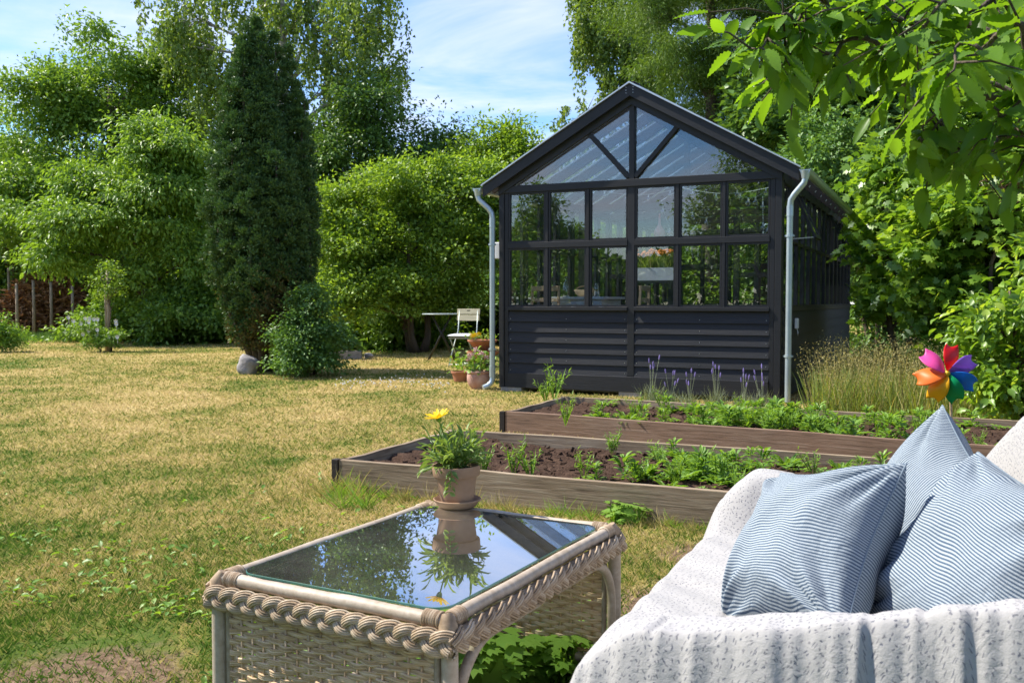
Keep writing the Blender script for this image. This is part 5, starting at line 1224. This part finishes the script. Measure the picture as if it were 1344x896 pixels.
def quilt_mat():
    m, nt = newmat('quilt'); uvn = N(nt, 'ShaderNodeUVMap'); uvn.uv_map = 'uv'; uv = uvn.outputs[0]
    def marks(scale, la, lb, seed):
        mp = N(nt, 'ShaderNodeMapping'); mp.inputs['Location'].default_value = (seed, seed*1.7, 0); L(nt, uv, mp.inputs[0])
        vo = N(nt, 'ShaderNodeTexVoronoi', voronoi_dimensions='2D', feature='F1'); vo.inputs['Scale'].default_value = scale; vo.inputs['Randomness'].default_value = .85; L(nt, mp.outputs[0], vo.inputs['Vector'])
        sub = N(nt, 'ShaderNodeVectorMath', operation='SUBTRACT'); L(nt, mp.outputs[0], sub.inputs[0]); L(nt, vo.outputs['Position'], sub.inputs[1])
        sc_ = N(nt, 'ShaderNodeSeparateColor'); L(nt, vo.outputs['Color'], sc_.inputs[0])
        rot = N(nt, 'ShaderNodeVectorRotate', rotation_type='Z_AXIS'); L(nt, sub.outputs[0], rot.inputs['Vector']); L(nt, MATH(nt, 'MULTIPLY', sc_.outputs[0], 6.28), rot.inputs['Angle'])
        s2 = N(nt, 'ShaderNodeSeparateXYZ'); L(nt, rot.outputs[0], s2.inputs[0])
        q = MATH(nt, 'ADD', MATH(nt, 'POWER', MATH(nt, 'ABSOLUTE', MATH(nt, 'DIVIDE', s2.outputs[0], la)), 2.0), MATH(nt, 'POWER', MATH(nt, 'ABSOLUTE', MATH(nt, 'DIVIDE', s2.outputs[1], lb)), 2.0))
        on = MATH(nt, 'LESS_THAN', q, 1.0)
        return on, sc_.outputs[1]
    m1, r1 = marks(80, .0033, .0014, 0); m2, r2 = marks(62, .0027, .0015, 3.3)
    mk = MATH(nt, 'MAXIMUM', MATH(nt, 'MULTIPLY', m1, MATH(nt, 'GREATER_THAN', r1, .18)), MATH(nt, 'MULTIPLY', m2, MATH(nt, 'GREATER_THAN', r2, .5)))
    mx = N(nt, 'ShaderNodeMix', data_type='RGBA'); L(nt, MATH(nt, 'MULTIPLY', mk, .8), mx.inputs[0]); mx.inputs[6].default_value = (.385, .374, .366, 1)
    cr = ramp(nt, r1, [(.3, (.075, .085, .12)), (.8, (.17, .165, .18))]); L(nt, cr, mx.inputs[7])
    wv = noise(nt, 420, 2, .5); pf = MATH(nt, 'ADD', MATH(nt, 'MULTIPLY', noise(nt, 11, 3, .5), .6), MATH(nt, 'MULTIPLY', noise(nt, 38, 4, .6, dist=1.2), .45))
    h = MATH(nt, 'ADD', MATH(nt, 'MULTIPLY', wv, .12), MATH(nt, 'MULTIPLY', pf, 1.0))
    p = princ(nt, mx.outputs[2], .9, bump(nt, h, .55, .010), .12); p.inputs['Sheen Weight'].default_value = .15
    t = N(nt, 'ShaderNodeBsdfTranslucent'); L(nt, mx.outputs[2], t.inputs[0]); ms = N(nt, 'ShaderNodeMixShader'); ms.inputs[0].default_value = .10; L(nt, p.outputs[0], ms.inputs[1]); L(nt, t.outputs[0], ms.inputs[2])
    out(nt, ms.outputs[0]); return m
M['quilt'] = quilt_mat(); quilt()
def cushion_mat():
    m, nt = newmat('striped_cotton'); uvn = N(nt, 'ShaderNodeUVMap'); uvn.uv_map = 'uv'; s = N(nt, 'ShaderNodeSeparateXYZ'); L(nt, uvn.outputs[0], s.inputs[0])
    y = MATH(nt, 'MULTIPLY', s.outputs[1], 2*PI/.0074); w_ = MATH(nt, 'ADD', MATH(nt, 'MULTIPLY', MATH(nt, 'SINE', y), .5), .5)
    col = ramp(nt, w_, [(.30, (.33, .37, .395)), (.45, (.225, .275, .315)), (.60, (.058, .088, .132))])
    wv = noise(nt, 500, 2, .5, uvn.outputs[0]); fl_ = MATH(nt, 'ADD', MATH(nt, 'MULTIPLY', noise(nt, 7, 3, .5, uvn.outputs[0], dist=1.2), 1.1), MATH(nt, 'MULTIPLY', noise(nt, 24, 4, .6, uvn.outputs[0], dist=1.5), .35))
    p = princ(nt, col, .85, bump(nt, MATH(nt, 'ADD', MATH(nt, 'MULTIPLY', wv, .06), fl_), .6, .014), .15); out(nt, p.outputs[0]); return m
M['cushion'] = cushion_mat()
def cushion(c, nrm, roll, hs, T, seed, label, sag=.0, warp=1.0):
    n = 110; g = np.linspace(-1, 1, n); S, T_ = np.meshgrid(g, g, indexing='ij'); rs = np.random.default_rng(seed)
    nrm = Vector(nrm).normalized(); X = Vector((0, 0, 1)).cross(nrm).normalized(); Y = nrm.cross(X)
    cr_, sr_ = math.cos(math.radians(roll)), math.sin(math.radians(roll)); ex = X*cr_+Y*sr_; ey = Y*cr_-X*sr_
    e = ((1-S**2)*(1-T_**2)); prof = np.clip((1-np.abs(S)**2.6)*(1-np.abs(T_)**2.6), 0, 1)**.5
    x = S*(1-.12*(1-np.abs(T_)**1.6)*np.abs(S)); y = T_*(1-.12*(1-np.abs(S)**1.6)*np.abs(T_))
    ph = rs.uniform(0, 6.28, 12)
    def wr(sgn):
        z = np.zeros_like(S)
        # creases radiating from the corners and edges
        for (a, b, k) in ((-1, -1, 0), (1, -1, 1), (1, 1, 2), (-1, 1, 3)):
            dx, dy = S-a, T_-b; r = np.hypot(dx, dy)+.05; th = np.arctan2(dy, dx)
            z += .062*np.sin(th*11+ph[k]+sgn)*np.exp(-((r-.45)/.42)**2)+.030*np.sin(th*23+ph[k+4])*np.exp(-((r-.35)/.3)**2)
        z += .028*np.sin(S*4.2+T_*2.6+ph[8]+sgn)*np.sin(T_*3.7-S*1.4+ph[9])
        z += .020*np.sin(6*S+3.0*np.sin(2.2*T_+ph[10])+ph[11])*np.exp(-(T_/.7)**2)
        return z*np.clip(e, 0, 1)**.3
    P, UVs = [], []
    for sgn in (1, -1):
        z = sgn*(T*prof)+sgn*wr(sgn)*hs*1.15
        zz2 = z - sag*hs*(S**2+T_**2)*.35 if sag else z
        co = np.array(c)[None, None]+x[..., None]*np.array(ex)*hs+y[..., None]*np.array(ey)*hs+zz2[..., None]*np.array(nrm)
        P.append(co.reshape(-1, 3))
        wu = .034*np.sin(S*3+ph[0])*np.cos(T_*2+ph[1])*warp+.014*np.sin(S*7+ph[2]+2*np.sin(T_*4))*warp+.006*np.sin(S*15+ph[5]+3*np.sin(T_*3))*warp
        UVs.append(np.stack([S*hs*1.1, T_*hs*1.12+wu*hs*4*.3], -1).reshape(-1, 2))
    I = np.arange(n*n).reshape(n, n); Fq = np.stack([I[:-1, :-1], I[1:, :-1], I[1:, 1:], I[:-1, 1:]], -1).reshape(-1, 4)
    V = np.concatenate(P); Fa = np.concatenate([Fq, Fq[:, ::-1]+n*n]); o = npmesh('striped_cushion', V, Fa, M['cushion'], None, True, np.concatenate(UVs))
    # piping seam along the edge
    m = MB(); rim = [(S_, -1) for S_ in g[::4]]+[(1, t) for t in g[::4]]+[(s_, 1) for s_ in g[::-4]]+[(-1, t) for t in g[::-4]]
    m.tube([Vector(c)+ex*hs*s_*(1-.12*(1-abs(t)**1.6)*abs(s_))+ey*hs*t*(1-.12*(1-abs(s_)**1.6)*abs(t)) for s_, t in rim], .0022, 5)
    m.build('seam', M['cushion'], o, smooth=True)
    return tag(o, label, 'cushion', 'striped cushions on the sofa')
cushion((.67, 2.07, .645), (-.80, -.19, .565), 17, .205, .115, 3, 'blue striped cushion leaning furthest left, nearest the table', warp=1.3)
cushion((1.066, 2.36, .66), (-.925, -.232, .32), 58, .205, .10, 8, 'blue striped cushion at the back with its corner pointing up')
cushion((.945, 1.84, .65), (-.80, -.22, .552), -10, .225, .12, 5, 'blue striped cushion in front at the right edge of the photo', warp=.8)
# ================================================================ PINWHEEL
pc = D(1241, 490, 4.15); pw = empty('pinwheel', (pc.x+.07, pc.y+.03, 0), 0, 'rainbow pinwheel of seven plastic blades on a wooden stick', 'pinwheel')
b0 = Vector((pc.x+.07, pc.y+.03, 0)); hc = pc-b0
MB().tube([(0, 0, .05), (-.01, .0, .4), (-.035, .0, hc.z-.05), hc+Vector((0, .03, -.0))], .006, 8).build('stick', M['palewood'], pw, smooth=True)
nP = Vector((-.22, -.95, .12)).normalized(); Xp = Vector((0, 0, 1)).cross(nP).normalized(); Yp = nP.cross(Xp); R0 = .140
cols = [('red', (.75, .01, .015), 68), ('violet', (.36, .16, .66), 17), ('blue', (.01, .22, .70), -34), ('green', (.0, .36, .13), -80), ('yellow', (.85, .48, .01), -126), ('orange', (.90, .24, .04), -178), ('pink', (.80, .10, .42), 127)]
def bez(a, b, c, d, t): return a*(1-t)**3+b*3*t*(1-t)**2+c*3*t*t*(1-t)+d*t**3
for nm, c_, ang in cols:
    m_ = M_leaf(nm+'_plastic', c_, tuple(x*.95 for x in c_), .42, .42, (1.15, 1.1, 1.1), .4)
    a0 = math.radians(ang); e1 = Xp*math.cos(a0)+Yp*math.sin(a0); e2 = -Xp*math.sin(a0)+Yp*math.cos(a0)   # e2 is anticlockwise
    vs, K, J = [], 14, 10
    for i in range(K+1):
        t = i/K
        # flat trailing edge from hub to outer tip, curled leading edge bending over and back to the hub front
        A = e1*(R0*t*1.0)+e2*(-R0*.18*math.sin(PI*t))+nP*.0
        Bq = bez(nP*.030, e2*R0*.26+e1*R0*.22+nP*.080, e2*R0*.48+e1*R0*.60+nP*.050, e1*R0*.90+e2*R0*.34+nP*.012, t)
        for j in range(J+1):
            s = j/J; p = A*(1-s)+Bq*s+nP*(.016*math.sin(PI*s)*math.sin(PI*min(1, t*1.05))) - e1*(R0*.10*t**4*math.sin(PI*s))
            vs.append(hc+p)
    o = MB().add(vs, [(i*(J+1)+j, i*(J+1)+j+1, (i+1)*(J+1)+j+1, (i+1)*(J+1)+j) for i in range(K) for j in range(J)]).build('blade', m_, pw, smooth=True)
    o['label'] = nm+' blade'; sd = o.modifiers.new('thick', 'SOLIDIFY'); sd.thickness = .0008
MB().ball(hc+nP*.034, .013, 12, 8).build('hub', M_basic('yellow_hub', (.75, .45, .02), None, .4), pw, smooth=True)
# ================================================================ GARDEN CHAIR, TABLE AND POTS BY THE GREENHOUSE
cc = G(608, 481); cb = empty('folding_chair', cc, math.radians(160), 'cream slatted folding garden chair left of the greenhouse downpipe', 'chair')
S_ = 1.06
for s in (-1, 1):
    MB().tube([(s*.20, .22, 0), (s*.20, -.06, .40*S_), (s*.19, -.21, .62*S_), (s*.185, -.27, .98*S_)], .012, 8).build('leg', M['grey_metal'], cb, smooth=True)
    MB().tube([(s*.175, -.24, 0), (s*.175, .0, .28*S_), (s*.175, .2, .50*S_)], .012, 8).build('leg', M['grey_metal'], cb, smooth=True)
MB().tube([(-.2, .2, .05), (.2, .2, .05)], .008, 6).tube([(-.175, -.2, .05), (.175, -.2, .05)], .008, 6).build('crossbar', M['grey_metal'], cb, smooth=True)
for k in range(6): MB().box(-.2, .2, -.2+k*.072, -.145+k*.072, .495*S_, .512*S_).build('seat_slat', M['cream_slat'], cb, bevel=.003)
TB = Matrix.Translation((0, -.245, .84*S_)) @ Matrix.Rotation(math.radians(9), 4, 'X')
MB().box(-.23, .23, -.012, .008, .075, .18, TB).build('backrest_slat', M['cream_slat'], cb, bevel=.006)
MB().box(-.225, .225, -.012, .008, -.045, .062, TB).build('backrest_slat', M['cream_slat'], cb, bevel=.006)
MB().box(-.03, .03, .008, .0095, .14, .155, TB).build('handle_slot', M['black_iron'], cb)
pc_ = MB(); n = 14
g_ = [(-1+2*i/n) for i in range(n+1)]
for sg in (1, -1): pc_.add([(x*.23, y*.22, .545*S_+sg*.035*max(0, (1-x**4)*(1-y**4))**.5) for x in g_ for y in g_], [(i*(n+1)+j, i*(n+1)+j+1, (i+1)*(n+1)+j+1, (i+1)*(n+1)+j) for i in range(n) for j in range(n)])
o = pc_.build('seat_cushion', M['greyfab'], smooth=True, loc=cc, rot=(0, 0, math.radians(160))); tag(o, 'pale grey seat pad on the cream folding chair', 'cushion')
tp = G(580, 473); bt = empty('bistro_table', (tp.x, tp.y, 0), 0, 'thin round dark metal table behind the folding chair', 'table')
MB().lathe([(.001, .94), (.40, .94), (.405, .95), (.40, .962), (.001, .962)], 32).build('tabletop', M['grey_metal'], bt, smooth=True, angle=40)
for s in (-1, 1):
    MB().tube([(-.28, s*.2, 0), (.2, s*.15, .94)], .013, 8).build('leg', M['black_iron'], bt, smooth=True)
    MB().tube([(.28, s*.17, 0), (-.2, s*.12, .94)], .013, 8).build('leg', M['black_iron'], bt, smooth=True)
def plant_in(parent, c, r, h, n, mat, L0, W, shape='oval'):
    Pp = RNG.normal(size=(n, 3))*np.array([r, r, h*.35])+np.array([c[0], c[1], c[2]+h*.5]); Dd = RNG.normal(size=(n, 3))+np.array([0, 0, .3])
    return leafmesh('foliage', Pp, Dd, np.array([0, 0, 1.])+RNG.normal(size=(n, 3))*.4, np.full(n, L0)*RNG.uniform(.7, 1.3, n), np.full(n, W), mat, parent, shape)
def potm(name, p, prof, mat, label, soilz, soilr):
    t = empty(name, p, 0, label, 'plant pot'); o = MB().lathe(prof, 32).build('pot', mat, t, smooth=True, angle=40)
    MB().lathe([(.001, soilz), (soilr, soilz-.004)], 20).build('soil', M['soil'], o); return t
p1 = G(628, 510)
t = potm('geranium_pot', p1, [(.001, 0), (.095, 0), (.135, .05), (.16, .12), (.158, .19), (.15, .215), (.165, .225), (.168, .245), (.15, .25), (.14, .22), (.001, .2)], M['terra_pale'], 'pale mottled round terracotta pot of pink geraniums by the downpipe', .225, .14)
plant_in(t, (0, 0, .24), .11, .24, 170, M['lf_weed'], .07, .055)
f = MB()
for (x, y, z) in ((-.1, -.1, .46), (.05, -.12, .5), (-.03, -.05, .53), (.1, -.08, .45), (-.13, 0, .41)):
    for k in range(26):
        q = Vector((x, y, z))+Vector((random.gauss(0, .022), random.gauss(0, .022), random.gauss(0, .018))); f.ball(q, .011, 5, 3)
    f.tube([(x*.3, y*.3, .24), (x, y, z)], .003, 4)
f.build('flowers', M_basic('pale_pink_bloom', (.72, .48, .46), (.62, .36, .36), .8, 30), t)
p2 = G(605, 501)
t = potm('terracotta_pot', p2, [(.001, 0), (.10, 0), (.135, .13), (.15, .135), (.152, .16), (.135, .162), (.128, .14), (.001, .13)], M['terra'], 'small reddish terracotta pot left of the geranium pot', .14, .128)
plant_in(t, (0, 0, .15), .06, .30, 70, M['lf_weed'], .06, .035)
p3 = G(632, 500)
st3 = empty('plant_stand', p3, 0, 'low dark stand under the tiered terracotta planter', 'stand')
MB().box(-.2, .2, -.15, .15, .24, .27).build('shelf', M['inwood'], st3)
for sx_ in (-1, 1):
    for sy_ in (-1, 1): MB().box(sx_*.17-.02, sx_*.17+.02, sy_*.12-.02, sy_*.12+.02, 0, .239).build('leg', M['inwood'], st3)
t = empty('tiered_planter', p3+Vector((0, 0, .272)), 0, 'stacked terracotta planter with yellow pansies, two tiers high', 'plant pot')
def tier(z, s):
    m = MB(); prof = [(.10, 0), (.13, .05), (.22, .15), (.235, .16), (.235, .185), (.215, .185), (.2, .16), (.001, .14)]
    vs, fs = [], []; n = 36
    for (r, zz_) in prof:
        for j in range(n): a = 2*PI*j/n; k = 1+.16*max(0, math.cos(3*a+.5))*min(1, zz_/.12); vs.append((r*s*k*math.cos(a), r*s*k*math.sin(a), z+zz_*s*1.0))
    for i in range(len(prof)-1):
        for j in range(n): fs.append((i*n+j, i*n+(j+1) % n, (i+1)*n+(j+1) % n, (i+1)*n+j))
    m.add(vs, fs); return m.build('tier', M['terra'], t, smooth=True, angle=40)
tier(0, 1.0); tier(.19, .9)
MB().tube([(0, 0, -.0), (0, 0, .2)], .09, 12).build('core', M['terra'], t)
plant_in(t, (0, 0, .36), .10, .09, 60, M['lf_weed'], .05, .03); plant_in(t, (-.05, -.12, .18), .05, .06, 16, M['lf_weed'], .06, .04)
f = MB()
for i in range(9):
    c = Vector((-.09+random.gauss(0, .04), random.gauss(-.05, .05), .44+random.gauss(0, .015)))
    for k in range(5): a = k*1.257; f.add([c, c+Vector((math.cos(a)*.03, -.008, math.sin(a)*.03)), c+Vector((math.cos(a+.9)*.03, -.008, math.sin(a+.9)*.03))], [(0, 1, 2)])
f.build('flowers', M['petal'], t)
# orange flowers and grass in the indoor planter
n = 260; Dr = np.stack([RNG.normal(size=n)*.35, RNG.normal(size=n)*.25, np.ones(n)], 1)
Pn_ = np.stack([RNG.uniform(-.25, .25, n), RNG.uniform(-.08, .08, n), np.full(n, .15)], 1); leafmesh('foliage', Pn_, Dr, RNG.normal(size=(n, 3)), RNG.uniform(.15, .34, n), np.full(n, .014), M['lf_tallg'], pb, 'blade')
f = MB()
for i in range(60): f.ball((random.uniform(-.3, .3), random.uniform(-.1, .1), .42+random.gauss(0, .03)), .022, 6, 4)
f.build('flowers', M_basic('orange_bloom', (.75, .28, .03), (.6, .12, .02), .7, 40), pb)
